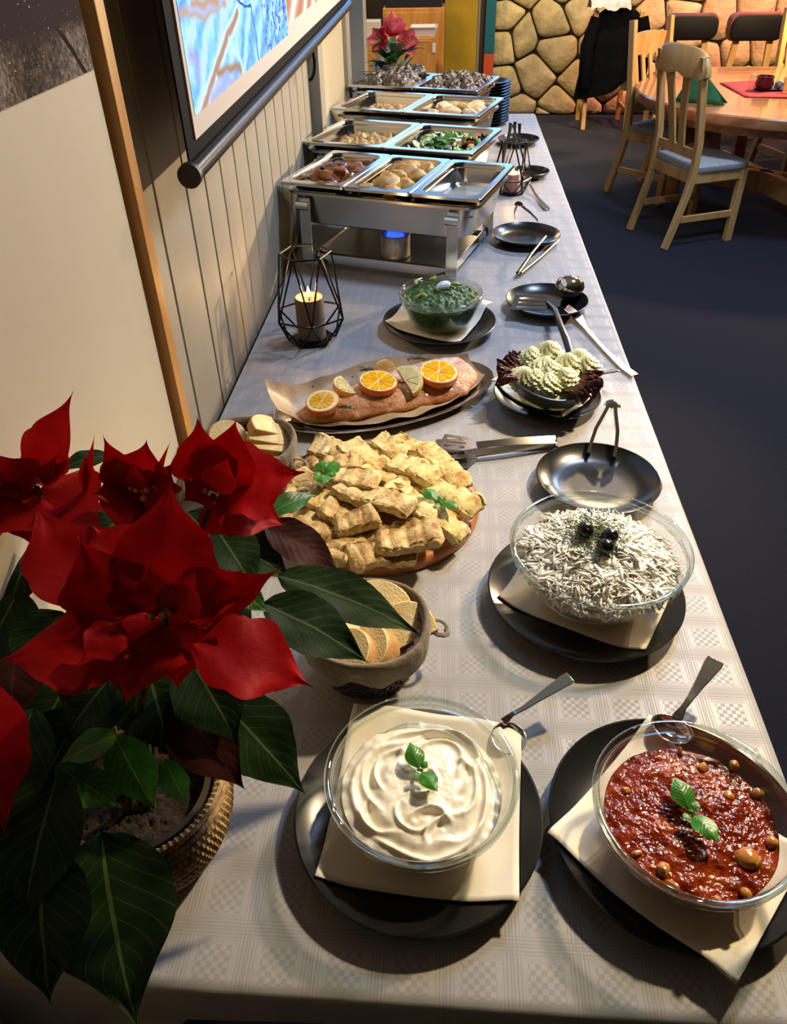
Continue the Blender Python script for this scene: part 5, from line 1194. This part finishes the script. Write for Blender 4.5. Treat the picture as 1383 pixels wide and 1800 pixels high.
def citrus(px, py, R, kind, label, tilt=(0, 0, 0), half=False, h=.040, n=10, th=.012, small=False):
    p = Vector((pc_.x, pc_.y, TZ)) + RA_ @ on_plat(px, py, h); p.z = TZ + h
    t = thing(kind + '_slice', label, 'fruit', p, group=None); t.rotation_euler = tilt
    a1 = pi if half else 2 * pi; N = 40 if not half else 24
    def disc(r, z0, z1):
        poly = [(r * cos(a1 * k / N), r * sin(a1 * k / N)) for k in range(N + (1 if half else 0))]
        return MB().prism(poly, z0, z1)
    disc(R, 0, th).obj('peel', MO if kind == 'orange' else ML_, t, True, 40)
    disc(R * .95, th * .2, th + .0006).obj('pith', MPI, t, True, 40)
    m = MOF if kind == 'orange' else MLF; nn = n // 2 if half else n
    for k in range(nn):
        b0, b1 = a1 * k / nn + .045, a1 * (k + 1) / nn - .045; r1 = R * (.86 if not small else .72); r0 = R * .08
        poly = [(r0 * cos((b0 + b1) / 2), r0 * sin((b0 + b1) / 2))] + [(r1 * cos(b0 + (b1 - b0) * q / 4) * (1 - .06 * (q in (0, 4))), r1 * sin(b0 + (b1 - b0) * q / 4) * (1 - .06 * (q in (0, 4)))) for q in range(5)]
        MB().prism(poly, th, th + .0018).obj('segment', m, t, False)
    return t
citrus(770, 661, .041, 'orange', 'large orange slice on the salmon, farthest to the right', (.15, .05, .3), h=.046)
citrus(664, 678, .040, 'orange', 'orange slice in the middle of the salmon', (.12, 0, 1.1), h=.046)
citrus(568, 712, .034, 'orange', 'orange slice with small holes near the salmon tail, leftmost', (.18, -.1, .2), h=.038, n=12, small=True)
citrus(712, 675, .038, 'lemon', 'pale lemon slice standing between the two larger orange slices', (.35, .35, -1.0), half=True, h=.046)
citrus(610, 684, .031, 'lemon', 'pale lemon slice left of the middle orange slice', (.2, -.2, 2.2), half=True, h=.042)
citrus(676, 650, .022, 'lemon', 'small upright lemon wedge behind the middle orange slice', (1.2, 0.1, .3), half=True, h=.046, th=.01)
MDI = mat('dill', '#26351a', '#46592a', rough=.6, nscale=90)
for i, (px, py, L) in enumerate(((735, 633, .035), (700, 675, .014), (606, 715, .018), (648, 652, .03))):
    p = Vector((pc_.x, pc_.y, TZ)) + RA_ @ on_plat(px, py, .046); p.z = TZ + (.046 if i != 2 else .042); mb = MB()
    for k in range(26):
        a = random.uniform(-.9, .9) + (3.1 if k % 2 else 0); q = Vector((random.uniform(-.5, .5) * L, random.uniform(-.2, .2) * L, random.uniform(0, .004)))
        mb.tube([q, q + Vector((cos(a), sin(a), .25)) * .008, q + Vector((cos(a + .3), sin(a + .3), .15)) * .016], .0005, 4)
    mb.tube([(-L * .7, 0, .002), (0, .002, .003), (L * .7, 0, .002)], .0008, 5)
    o = mb.obj('dill_sprig', MDI, None, False, loc=p, merge=False)
    tag(o, ('dill sprig at the back of the salmon near its head', 'tiny dill tuft between the orange and lemon slices', 'dill sprig beside the leftmost orange slice', 'dill sprig behind the middle orange slice')[i], 'dill')
# ------------------------------------------------------------------ wire lanterns with candles
wire_cache = {}
def lantern(px, pyb, wmid, H, label, lab2, ch=.085, cr=.03, rz=.2, ccol=None):
    p = at(px, pyb, z=TZ + .003); r2 = wmid; r1 = r2 * .68; r3 = r2 * .66; z2 = H * .30
    t = thing('wire_lantern', label, 'lantern', (p.x, p.y, TZ + .003), rz)
    top = [Vector((r1 * cos(pi / 3 * k), r1 * sin(pi / 3 * k), H)) for k in range(6)]
    mid = [Vector((r2 * cos(pi / 3 * (k + .5)), r2 * sin(pi / 3 * (k + .5)), z2)) for k in range(6)]
    bot = [Vector((r3 * cos(pi / 3 * k), r3 * sin(pi / 3 * k), 0)) for k in range(6)]
    for k in range(6):
        j = (k + 1) % 6
        for a, b in ((top[k], top[j]), (top[k], mid[k]), (top[j], mid[k]), (mid[k], mid[j]), (mid[k], bot[k]), (mid[k], bot[j]), (bot[k], bot[j])):
            MB().tube([a, b], .0023, 6).obj('wire', MAT['black_metal'], t)
    MB().lathe([(0, -.001), (r3 * .8, -.001), (r3 * .82, .002), (cr * 1.15, .003), (cr * 1.15, .006), (0, .006)], 32).obj('base_plate', MAT['black_metal'], t)
    c = thing('pillar_candle', lab2, 'candle', (p.x, p.y, TZ + .0095))
    MB().lathe([(0, 0), (cr, 0), (cr, ch - .004), (cr - .002, ch), (cr - .007, ch - .001), (cr - .012, ch - .007), (0, ch - .010)], 40).obj('wax', ccol or MAT['candle'], c)
    MB().tube([(0, 0, ch - .011), (.001, 0, ch + .001)], .0012, 6).obj('wick', MAT['black_plastic'], c)
    MB().lathe([(0, ch - .001), (.003, ch + .002), (.0045, ch + .008), (.003, ch + .017), (0, ch + .026)], 14).obj('flame', MAT['flame'], c)
    light('candle_light', 'POINT', (p.x, p.y, TZ + ch + .035), 0.8, (1.0, .6, .25), .008)
    return t
lantern(549, 594, .086, .208, 'black wire lantern with lit candle at the left in front of the chafing dish', 'lit taupe pillar candle inside the left wire lantern', .098, .034)
lantern(898, 338, .068, .17, 'second black wire lantern on the right side of the nearest chafing dish', 'pink lit candle inside the second wire lantern', .06, .03, .5, mat('pink_wax', '#c08a78', rough=.5, sss=.3))
# ------------------------------------------------------------------ bread baskets
M_WIC = mat('dark_wicker', '#1d120c', '#3d281a', rough=.5, nscale=60)
def m_linen():
    t = NT('taupe_linen'); v = t.coord(); f = t.noise(v, 700, 2)
    c = t.ramp(t.math('ADD', t.math('MULTIPLY', f, .6), t.math('MULTIPLY', t.noise(v, 18, 3), .4)), [(.35, '#5d5344'), (.65, '#85786390'[:7])])
    return t.done(t.bsdf(c, .9, 0, t.bump(f, .35, .001, t.bump(t.noise(v, 22, 3), .6, .012)), sheen=.2, spec=.2))
M_LIN = m_linen()
def basket(c, R, H, label, lab_bow=0.0):
    t = thing('bread_basket', label, 'basket', (c.x, c.y, TZ + .001), .3)
    prof = []; rows = 10
    for i in range(rows * 6 + 1):
        k = i / (rows * 6); prof.append((R * (.68 + .27 * k ** .7), H * .94 * k))
    def weave(r, z, a): return (r + .0022 * sin(a * 26 + pi * int(z / H * rows)) + .0012 * abs(sin(pi * z / H * rows)), z)
    MB().lathe([(0, 0)] + prof + [(R * .93, H * .94)] + [(r - .006, z) for r, z in reversed(prof[3:])] + [(0, .006)], 104, weave).obj('wicker_body', M_WIC, t, True, 60)
    def lin(r, z, a):
        k = 1 + .02 * nz((cos(a) * 2, sin(a) * 2, z * 20), 1.2, 3) + .012 * nz((cos(a) * 6, sin(a) * 6, z * 40), 1.2, 5)
        hang = .010 * nz((cos(a) * 2.4, sin(a) * 2.4, 1), 1.2, 8) + .004 * sin(9 * a)
        return (r * k, z + (hang if z < H * .8 and r > R * .9 else 0) + .003 * sin(3 * a + 1))
    L = [(R * 1.0, H * .58), (R * 1.035, H * .62), (R * 1.055, H * .78), (R * 1.06, H * .92), (R * 1.04, H * 1.01), (R * 1.0, H * 1.045), (R * .955, H * 1.03), (R * .915, H * .95), (R * .88, H * .75), (R * .80, H * .45), (R * .70, H * .2), (R * .5, H * .12), (0.001, H * .12)]
    L2 = []
    for (a, b) in zip(L, L[1:]): L2 += [a, ((a[0] + b[0]) / 2, (a[1] + b[1]) / 2)]
    MB().lathe(L2 + [L[-1]], 96, lin).obj('cloth_liner', M_LIN, t, True, 0)
    b = t.location
    a0 = lab_bow; pr_ = Vector((R * 1.06 * cos(a0), R * 1.06 * sin(a0), H * .75)); d = Vector((cos(a0), sin(a0), 0)); tt_ = Vector((-sin(a0), cos(a0), 0))
    for s in (-1, 1): MB().tube([pr_ + d * .012 * (1 - cos(q)) + tt_ * s * (.004 + .010 * sin(q)) + Vector((0, 0, -.004 * q)) for q in [i * pi / 5 for i in range(7)]], .0035, 8, .6).obj('tie', M_LIN, t)
    return t
cK, RK = circ(527, 757, 1095, TZ + .085); RK *= .95
bk1 = basket(cK, RK, .088, 'dark wicker bread basket lined with taupe cloth beside the white dip', 0.2 - .3)
cL, RL = circ(350, 521, 778, TZ + .085); RL *= .95
bk2 = basket(cL, RL, .088, 'second cloth-lined bread basket against the wall behind the red flowers', -.3 - .3)
M_CRUST = mat('bread_crust', '#a8743a', '#d0a566', rough=.6, nscale=30, bump=.3, bscale=200, bdist=.002); M_CRUMB = mat('bread_crumb', '#dcc07c', '#ead6a2', rough=.75, nscale=50, bump=.5, bscale=320, bdist=.003)
def slice_me(w, h, th):
    N = 18
    poly = [(w / 2 * cos(pi * k / N), h * .35 + h * .65 * sin(pi * k / N)) for k in range(N + 1)] + [(-w / 2 * .96, 0.0), (w / 2 * .96, 0.0)]
    inn = [(x * .96, .02 * h + y * .965) for x, y in poly]
    return MB().prism(poly, -th / 2, th / 2).mesh('crust', True, 40), MB().prism(inn, -th / 2 - .0008, th / 2 + .0008).mesh('crumb', True, 40)
def bread_slice(px, py, z, rot, label, sz=(.075, .05, .022), me=None):
    p = at(px, py, z=TZ + z); t = thing('bread_slice', label, 'bread', p, rot=(rot[0] * .6, rot[1] * .6, rot[2]), group='bread slices in the cloth-lined baskets')
    sz = (sz[0] * 1.15, sz[1] * 1.15, sz[2] * 1.1); a, b = slice_me(*sz); o = link('crust', a, M_CRUST, t, (0, -sz[1] / 2, 0), bevel=.002); link('crumb', b, M_CRUMB, t, (0, -sz[1] / 2, 0), bevel=.001)
    return t
for (px, py, z, rot, lab, sz) in (
    (672, 1066, .070, (.7, .2, -.35), 'large bread slice at the back of the near basket', (.085, .055, .03)),
    (708, 1098, .066, (1.0, -.3, .5), 'bread slice at the right side of the near basket', (.07, .05, .024)),
    (594, 1105, .068, (.5, .3, .5), 'bread slice with speckled crumb at the left of the near basket', (.07, .05, .024)),
    (622, 1146, .062, (.9, -.5, -.7), 'rounded bread slice at the front left of the near basket', (.07, .05, .022)),
    (658, 1138, .062, (1.0, -.3, -.9), 'thick bread slice at the front of the near basket', (.07, .048, .026)),
    (640, 1110, .045, (.6, .2, 1.3), 'bread slice deep in the middle of the near basket', (.07, .05, .024)),
    (690, 1128, .045, (.6, -.4, .4), 'bread slice in shade at the lower right of the near basket', (.07, .05, .024)),
    (625, 1058, .06, (.8, .3, .2), 'torn bread slice behind the poinsettia leaf in the near basket', (.075, .05, .024)),
    (400, 765, .078, (.9, .4, .2), 'pale bread slice at the left of the far basket', (.06, .045, .02)),
    (470, 752, .085, (.4, .9, .6), 'bread slice standing highest in the far basket', (.07, .045, .016)),
    (474, 766, .078, (.3, .5, .2), 'bread slice second from the top in the far basket', (.07, .05, .016)),
    (478, 780, .070, (.25, .3, .1), 'bread slice third from the top in the far basket', (.075, .05, .016)),
    (470, 795, .060, (.3, .3, .1), 'bread slice lowest at the right of the far basket', (.075, .05, .016)),
    (430, 785, .055, (.5, .2, .8), 'bread slice deep in the middle of the far basket', (.07, .05, .018))):
    bread_slice(px, py, z, rot, lab, sz)
# ------------------------------------------------------------------ serving board with flatbread
rb_ = at(843, 885, z=TZ + .022); RBD = .175; cBd = Vector((rb_.x - RBD, rb_.y + .006, 0))
MB_ = MB().lathe([(0, 0), (RBD - .006, 0), (RBD - .001, .003), (RBD, .010), (RBD - .002, .018), (RBD - .007, .022), (RBD - .016, .022), (RBD - .018, .0195), (RBD - .022, .0195), (RBD - .024, .022), (0, .022)], 96)
tag(MB_.obj('serving_board', MAT['boardwood'], None, True, 40, loc=(cBd.x, cBd.y, TZ + .001)), 'round wooden serving board with grooved rim under the flatbread', 'board')
def m_flat(name, tops, sides):
    t = NT(name); v = t.coord(); oi = t.n('ShaderNodeObjectInfo').outputs['Random']
    nx, ny, nz_ = t.sep(t.n('ShaderNodeTexCoord').outputs['Normal'])
    topm = t.math('MULTIPLY', t.math('SUBTRACT', nz_, .35), 2.2, clamp=True)
    br = t.ramp(t.math('ADD', t.noise(v, 42, 4, .6), t.math('MULTIPLY', t.math('SUBTRACT', oi, .5), .16)), tops)
    cr = t.ramp(t.noise(v, 90, 4), sides)
    c = t.mix(topm, cr, br)
    return t.done(t.bsdf(c, .62, 0, t.bump(t.noise(v, 170, 5, .65), .7, .005), spec=.3))
M_FB = m_flat('flatbread_browned', [(.34, '#dcc692'), (.5, '#c4a468'), (.66, '#8a6238')], [(.35, '#c4a668'), (.65, '#e4d29c')])
M_FP = m_flat('flatbread_pale', [(.36, '#ecdb9c'), (.54, '#dcc078'), (.70, '#b07a34')], [(.35, '#d8c07e'), (.65, '#f0e2b0')])
PALE = (1, 2, 3, 4, 7, 8, 13, 14, 15, 19)
def flat_me(L, Wd, T, seed):
    nu, nv = 40, 16; N = 2 * nv; rings = []
    nr = max(2, round(L / .026))
    for i in range(nu + 1):
        u = i / nu; x = (u - .5) * L; e = min(1, min(u, 1 - u) * 14); ring = []
        for k in range(N):
            a = 2 * pi * k / N; cy, cz = cos(a), sin(a)
            yy_ = math.copysign(abs(cy) ** .22, cy) * Wd / 2; zz_ = math.copysign(abs(cz) ** .35, cz)
            top = T * (.72 + .28 * abs(sin(pi * nr * u + .4)) ** .7) if cz > 0 else T * .25
            rag = 1 + .15 * nz((x * 30, cy * 2, seed), 1.6, seed) + .10 * nz((x * 120, cy * 4, seed), 1.5, seed + 2)
            ring.append((x * (1 + .03 * nz((cy * 2, cz * 2, u > .5), 2, seed)) + .004 * nz((cy * 3, cz * 2, u > .5), 1.5, seed) , yy_ * rag * (.75 + .25 * e) * (1 + .22 * nz((x * 14, seed, 1), 1.3, seed + 6)) + .006 * nz((x * 10, seed, 3), 1.2, seed), (zz_ * top) * (.35 + .65 * e ** .6) + .0022 * nz((x * 90, cy * 5, cz * 3), 1.2, seed + 4) + .007 * sin(u * 3 + seed) + .004 * nz((x * 24, cy * 2, seed), 1.2, seed + 8)))
        rings.append(ring)
    return MB().loft(rings).mesh('flatbread_strip', True, 0)
# (x0, y0, x1, y1) along each strip in the photograph's 2.712x crop of the board, width, height above the board, tilt
FB = [
 (575, 232, 735, 262, .052, .030, 'browned strip at the back left corner of the pile'),
 (735, 205, 880, 320, .056, .040, 'wide golden strip at the back, left of the middle'),
 (880, 205, 990, 275, .044, .036, 'pale short strip at the back, right of the middle'),
 (960, 178, 1100, 250, .042, .044, 'upper half of the long pale strip at the back right'),
 (1090, 255, 1275, 405, .044, .040, 'long pale strip at the right edge of the board'),
 (425, 300, 560, 300, .050, .028, 'strip at the far left under the poinsettia bract'),
 (620, 320, 780, 335, .046, .040, 'browned strip behind the left basil sprig'),
 (800, 335, 1000, 400, .044, .048, 'pale strip with cut side showing in the middle'),
 (950, 305, 1140, 385, .046, .046, 'ridged golden strip right of the middle'),
 (495, 365, 560, 420, .046, .034, 'short strip left of the left basil sprig'),
 (660, 375, 850, 410, .044, .054, 'ridged brown strip in the middle of the pile'),
 (690, 425, 890, 495, .046, .058, 'brown strip lying on top in the centre'),
 (830, 465, 1010, 540, .050, .056, 'long brown strip on top right of the centre'),
 (940, 425, 1075, 500, .040, .044, 'golden strip behind the right basil sprig'),
 (1075, 405, 1330, 525, .050, .036, 'long pale strip pointing to the right rim'),
 (560, 480, 700, 490, .046, .044, 'pale strip left of the centre'),
 (450, 435, 600, 440, .044, .030, 'pale strip at the left under the green leaf tip'),
 (630, 530, 730, 560, .046, .040, 'short brown strip in the left half'),
 (690, 590, 850, 570, .046, .046, 'curled strip with dark end in the lower half'),
 (1075, 545, 1260, 630, .046, .032, 'pale strip under the right basil sprig'),
 (430, 580, 590, 555, .044, .028, 'pale strip at the lower left beside the dark leaf'),
 (520, 610, 690, 660, .058, .026, 'wide flaky strip at the lower left'),
 (880, 660, 1150, 640, .066, .040, 'big flaky strip at the front right'),
 (660, 770, 740, 665, .046, .022, 'strip standing toward the camera at the front left'),
 (775, 665, 880, 660, .044, .030, 'small strip with torn end near the front'),
 (750, 775, 885, 730, .046, .022, 'small rounded strip nearest the camera'),
 (905, 720, 1035, 735, .044, .018, 'low strip at the front right under the big flaky one'),
]
for k, (x0, y0, x1, y1, wd, hz, lab) in enumerate(FB):
    f_ = lambda x, y: at(343 + x / 2.712, 700 + y / 2.712 + 4, z=TZ + .018 + hz * .9)
    P, Q = f_(x0, y0), f_(x1, y1); L = (Q - P).length + .022; c = (P + Q) / 2; a = atan2(Q.y - P.y, Q.x - P.x)
    me = flat_me(max(L, .05) * .94, wd * .98, .0125, k * 3 + 1)
    o = link('flatbread_strip', me, M_FP if k in PALE else M_FB, None, c, (random.uniform(-.12, .2), random.uniform(-.08, .08), a))
    tag(o, 'flatbread: ' + lab, 'flatbread', 'flatbread strips on the wooden board')
p = at(568, 836, z=TZ + .082); basil((p.x, p.y, p.z), radians(-80), 'basil sprig on the left side of the flatbread pile', 1.25, ((0, .030, .026), (2.2, .03, .026), (pi, .026, .022), (1.0, .018, .014), (-1.4, .014, .012)))
p = at(770, 886, z=TZ + .066); basil((p.x, p.y, p.z), radians(-35), 'basil sprig on the right side of the flatbread pile', 1.15)
# ------------------------------------------------------------------ poinsettia in a woven basket
PO = Vector((-0.305, 0.432, TZ + .001))
ps = thing('poinsettia', 'large red poinsettia in a woven straw basket at the near left corner', 'plant', PO)
M_STRAW = mat('woven_straw', '#6a5030', '#b09262', rough=.75, nscale=90, bump=.5, bscale=350, bdist=.002)
bask = MB().lathe([(0, .0), (.056, .0), (.080, .055), (.076, .115), (.070, .115), (.072, .05), (.05, .006), (0, .006)], 48).obj('basket', mat('straw_lining', '#3a2a18', rough=.8), ps)
rows = 13; NB = 84
def pot_r(z): return .059 + .030 * sin(min(1, z / .085) * pi / 2) - .006 * max(0, (z - .085) / .035) ** 1.5
for i in range(rows):
    z = .004 + i * .0092; R = pot_r(z); v = []
    rings = []
    for k in range(NB * 2):
        a = 2 * pi * k / (NB * 2); tw = a * NB / 2 + i * 1.7; s1 = abs(sin(tw)); ring = []
        for q in range(6):
            b = 2 * pi * q / 6; rr_ = .0052 * (.62 + .5 * abs(sin(tw + b * .5 + .6)))
            ring.append(((R + rr_ * cos(b)) * cos(a), (R + rr_ * cos(b)) * sin(a), z + rr_ * sin(b) * 1.05 + .0014 * sin(tw * 2)))
        rings.append(ring)
    rings.append(rings[0]); MB().loft(rings, False, False).obj('straw_coil', M_STRAW, ps)
soil = MB().grid(lambda u, v: Vector((cos(u * 2 * pi) * v * .070, sin(u * 2 * pi) * v * .070, .096 + .006 * nz((cos(u * 6.28) * v * 8, sin(u * 6.28) * v * 8, 0), 1.5) + .004 * nz((cos(u * 6.28) * v * 30, sin(u * 6.28) * v * 30, 0), 1.3))), 60, 16, True).obj('soil', mat('potting_soil', '#120c07', '#3a2716', rough=.95, nscale=160, bump=.8, bscale=300, bdist=.004), ps, True, 0)
M_RED = m_leaf('red_bract', '#8c0206', '#b0060b', '#c8202a', .05, .55, .22, 14, .15, .02)
M_GRN = m_leaf('poinsettia_leaf', '#10220a', '#1b3110', '#6f8a50', .38, .6, .06, 14, .15, .05)
M_GRB = m_leaf('bright_poinsettia_leaf', '#1e4a12', '#36701e', '#86a860', .5, .4, .2, 14, .4)
M_MAR = m_leaf('maroon_leaf', '#240b08', '#3c150e', '#5a2a1c', .4, .6, .05, 14, .15)
M_STEM = mat('plant_stem', '#26300f', '#54401c', rough=.6, nscale=30)
def pl(mname, m, b, t, wpx, N=(.15, -.55, .85), bend=.12, fold=.22, peak=.42, lobes=.10, wavy=.04, curl=0.0, tip=1.2, nu=10, nv=24):
    A = at(b[0], b[1], z=TZ + b[2]); B = at(t[0], t[1], z=TZ + t[2])
    for P in (A, B):
        if P.x < -.462: P2 = at(*( (b[0], b[1]) if P is A else (t[0], t[1]) ), x=-.462); P.x, P.y, P.z = P2.x, P2.y, P2.z
    dep = (((A + B) / 2) - CAM).dot(_f); wm = wpx * dep / FPX
    pl.k += 1
    o = leaf(mname, m, ps, A - PO, B - PO, wm, N, bend, fold, peak, tip, lobes, wavy, pl.k * 1.37, nu, nv, curl)
    return o
pl.k = 0
UPR = (.1, -.95, .35); FLAT = (.1, -.35, .95)
RED = [
 # main head
 ((292, 1085, .33), (300, 836, .44), 135, UPR, .10, .20), ((215, 1090, .33), (136, 942, .41), 112, (.35, -.8, .5), .06, .35), ((235, 1010, .33), (160, 920, .37), 105, FLAT, .1, .2),
 ((160, 1070, .32), (61, 885, .38), 105, (.5, -.7, .5), .10, .25), ((228, 1150, .32), (-2, 1160, .33), 112, FLAT, .20, .2), ((218, 1105, .35), (138, 1167, .345), 62, FLAT, .12, .3),
 ((255, 1080, .33), (222, 1240, .285), 140, FLAT, .16, .12), ((305, 1090, .33), (313, 1212, .285), 110, FLAT, .14, .15), ((338, 1128, .32), (552, 1210, .265), 112, (.1, -.3, .95), .30, .1),
 ((322, 1080, .33), (496, 998, .355), 58, UPR, .12, .35), ((330, 1060, .33), (452, 1040, .34), 62, FLAT, .12, .3), ((318, 1050, .34), (432, 1000, .37), 70, UPR, .14, .3),
 ((255, 1075, .34), (200, 1000, .385), 70, UPR, .1, .3), ((290, 1085, .345), (262, 985, .40), 62, UPR, .08, .3), ((300, 1090, .34), (345, 1000, .39), 60, UPR, .1, .3),
 ((292, 1040, .315), (296, 1150, .30), 150, FLAT, .05, .1), ((230, 1060, .31), (190, 1150, .30), 130, FLAT, .05, .1), ((330, 1060, .315), (370, 1120, .30), 110, FLAT, .05, .1),
 # upper right head
 ((372, 862, .33), (346, 730, .43), 84, UPR, .08, .25), ((385, 865, .33), (416, 734, .42), 84, UPR, .08, .25), ((385, 870, .33), (536, 830, .35), 112, FLAT, .14, .15), ((380, 880, .33), (503, 925, .30), 92, FLAT, .16, .15),
 ((375, 875, .33), (420, 945, .29), 80, FLAT, .14, .2), ((365, 870, .34), (322, 880, .35), 62, FLAT, .12, .3), ((378, 865, .35), (402, 800, .40), 46, UPR, .1, .35), ((370, 862, .35), (348, 800, .39), 40, UPR, .1, .35),
 # upper middle head
 ((245, 875, .33), (180, 764, .41), 56, UPR, .14, .3), ((250, 870, .33), (258, 772, .41), 100, UPR, .12, .3), ((246, 872, .34), (234, 806, .40), 38, UPR, .1, .4), ((246, 880, .33), (160, 868, .36), 75, FLAT, .16, .3),
 ((255, 880, .33), (305, 812, .38), 62, UPR, .12, .25), ((240, 885, .33), (318, 905, .32), 84, FLAT, .14, .2), ((245, 885, .33), (205, 940, .31), 95, FLAT, .12, .2), ((262, 870, .34), (301, 772, .41), 12, UPR, .05, .3),
 # far left head
 ((62, 850, .33), (129, 687, .46), 68, UPR, .06, .25), ((60, 855, .33), (-20, 790, .38), 78, UPR, .12, .25), ((62, 862, .33), (-10, 872, .34), 76, FLAT, .16, .25), ((70, 858, .33), (182, 930, .31), 118, FLAT, .14, .15),
 ((66, 870, .33), (-45, 960, .29), 110, FLAT, .2, .2), ((75, 850, .34), (134, 797, .39), 20, UPR, .1, .35), ((75, 850, .34), (104, 796, .39), 26, UPR, .1, .35), ((150, 870, .33), (167, 762, .42), 16, UPR, .05, .3), ((150, 865, .33), (150, 792, .40), 18, UPR, .05, .3), ((90, 870, .32), (120, 985, .28), 110, FLAT, .12, .2),
 # bract hanging at the left edge
 ((-30, 1195, .29), (12, 1475, .19), 92, (.4, -.5, .7), .12, .2),
]
for r in RED: pl('bract', M_RED, r[0], r[1], r[2] * (1.34 if r[2] > 40 else 1.1), r[3], r[4] * .9, r[5] * .55, lobes=.14, wavy=.06, tip=1.9)
G, BR, MA = M_GRN, M_GRB, M_MAR
GREEN = [
 (G, (192, 800, .30), (92, 832, .30), 40, FLAT), (BR, (470, 905, .27), (560, 868, .265), 42, FLAT), (MA, (465, 922, .27), (603, 1012, .21), 76, FLAT), (G, (488, 1012, .24), (742, 1118, .155), 92, FLAT), (G, (462, 1060, .24), (648, 1166, .165), 108, FLAT),
 (BR, (424, 1042, .27), (472, 1078, .26), 40, FLAT), (G, (405, 955, .25), (512, 1020, .23), 96, FLAT), (G, (372, 1215, .22), (537, 1397, .115), 130, FLAT), (MA, (300, 1225, .24), (430, 1388, .155), 116, FLAT), (BR, (200, 1290, .22), (274, 1424, .135), 82, FLAT),
 (BR, (206, 1292, .24), (103, 1342, .22), 56, FLAT), (BR, (98, 1345, .22), (212, 1421, .145), 68, FLAT), (BR, (290, 1335, .2), (328, 1413, .135), 48, FLAT), (G, (178, 1462, .145), (241, 1806, .055), 225, (.15, -.5, .85)), (G, (75, 1490, .17), (89, 1765, .085), 178, (.1, -.5, .85)),
 (G, (105, 1350, .21), (40, 1640, .13), 150, FLAT), (G, (60, 1245, .23), (-30, 1520, .16), 150, FLAT), (G, (150, 1245, .22), (55, 1430, .17), 140, FLAT), (G, (35, 1040, .25), (-40, 1210, .21), 130, FLAT), (G, (110, 1075, .26), (30, 1200, .23), 120, FLAT), (G, (70, 950, .26), (10, 1090, .24), 130, FLAT),
 (G, (260, 1175, .25), (305, 1335, .2), 150, FLAT), (G, (205, 1180, .25), (115, 1300, .21), 140, FLAT), (G, (330, 1150, .27), (420, 1310, .2), 130, FLAT), (G, (380, 930, .26), (455, 1050, .23), 100, FLAT), (G, (230, 900, .27), (140, 985, .25), 110, FLAT), (G, (330, 900, .27), (390, 985, .24), 100, FLAT),
 (G, (130, 1180, .23), (60, 1330, .19), 130, FLAT), (MA, (30, 1150, .25), (20, 1290, .22), 110, FLAT), (G, (0, 1420, .17), (0, 1640, .12), 120, FLAT), (G, (350, 1010, .26), (450, 1140, .22), 100, FLAT),
]
for m, b, t, w_, N in GREEN: pl('leaf', m, b, t, w_, N, bend=.16, fold=.14, lobes=.05, wavy=.045, peak=.40)
for h in ((292, 1085, .335), (375, 868, .335), (248, 875, .335), (64, 855, .335)):
    e = at(h[0], h[1], z=TZ + h[2])
    if e.x < -.46: e.x = -.455
    e = e - PO; s0 = Vector((random.uniform(-.02, .02), random.uniform(-.02, .02), .09))
    pts = [s0.lerp(e, t) + Vector((0, 0, .03 * sin(pi * t))) for t in (0, .25, .5, .75, 1)]
    MB().tube(pts, [.005, .0045, .004, .0038, .003], 8).obj('stem', M_STEM, ps)
MY = mat('cyathia', '#8a1a10', '#b5902a', rough=.4, nscale=200)
for h in ((290, 1075, .35), (374, 858, .352), (247, 868, .352)):
    e = at(h[0], h[1], z=TZ + h[2]) - PO; mb = MB()
    for k in range(9): mb.ball(e + Vector((random.uniform(-.012, .012), random.uniform(-.012, .012), random.uniform(0, .006))), .0035, 8, 6)
    o = mb.obj('flower_buds', MY, ps, merge=False); o['kind'] = 'stuff'
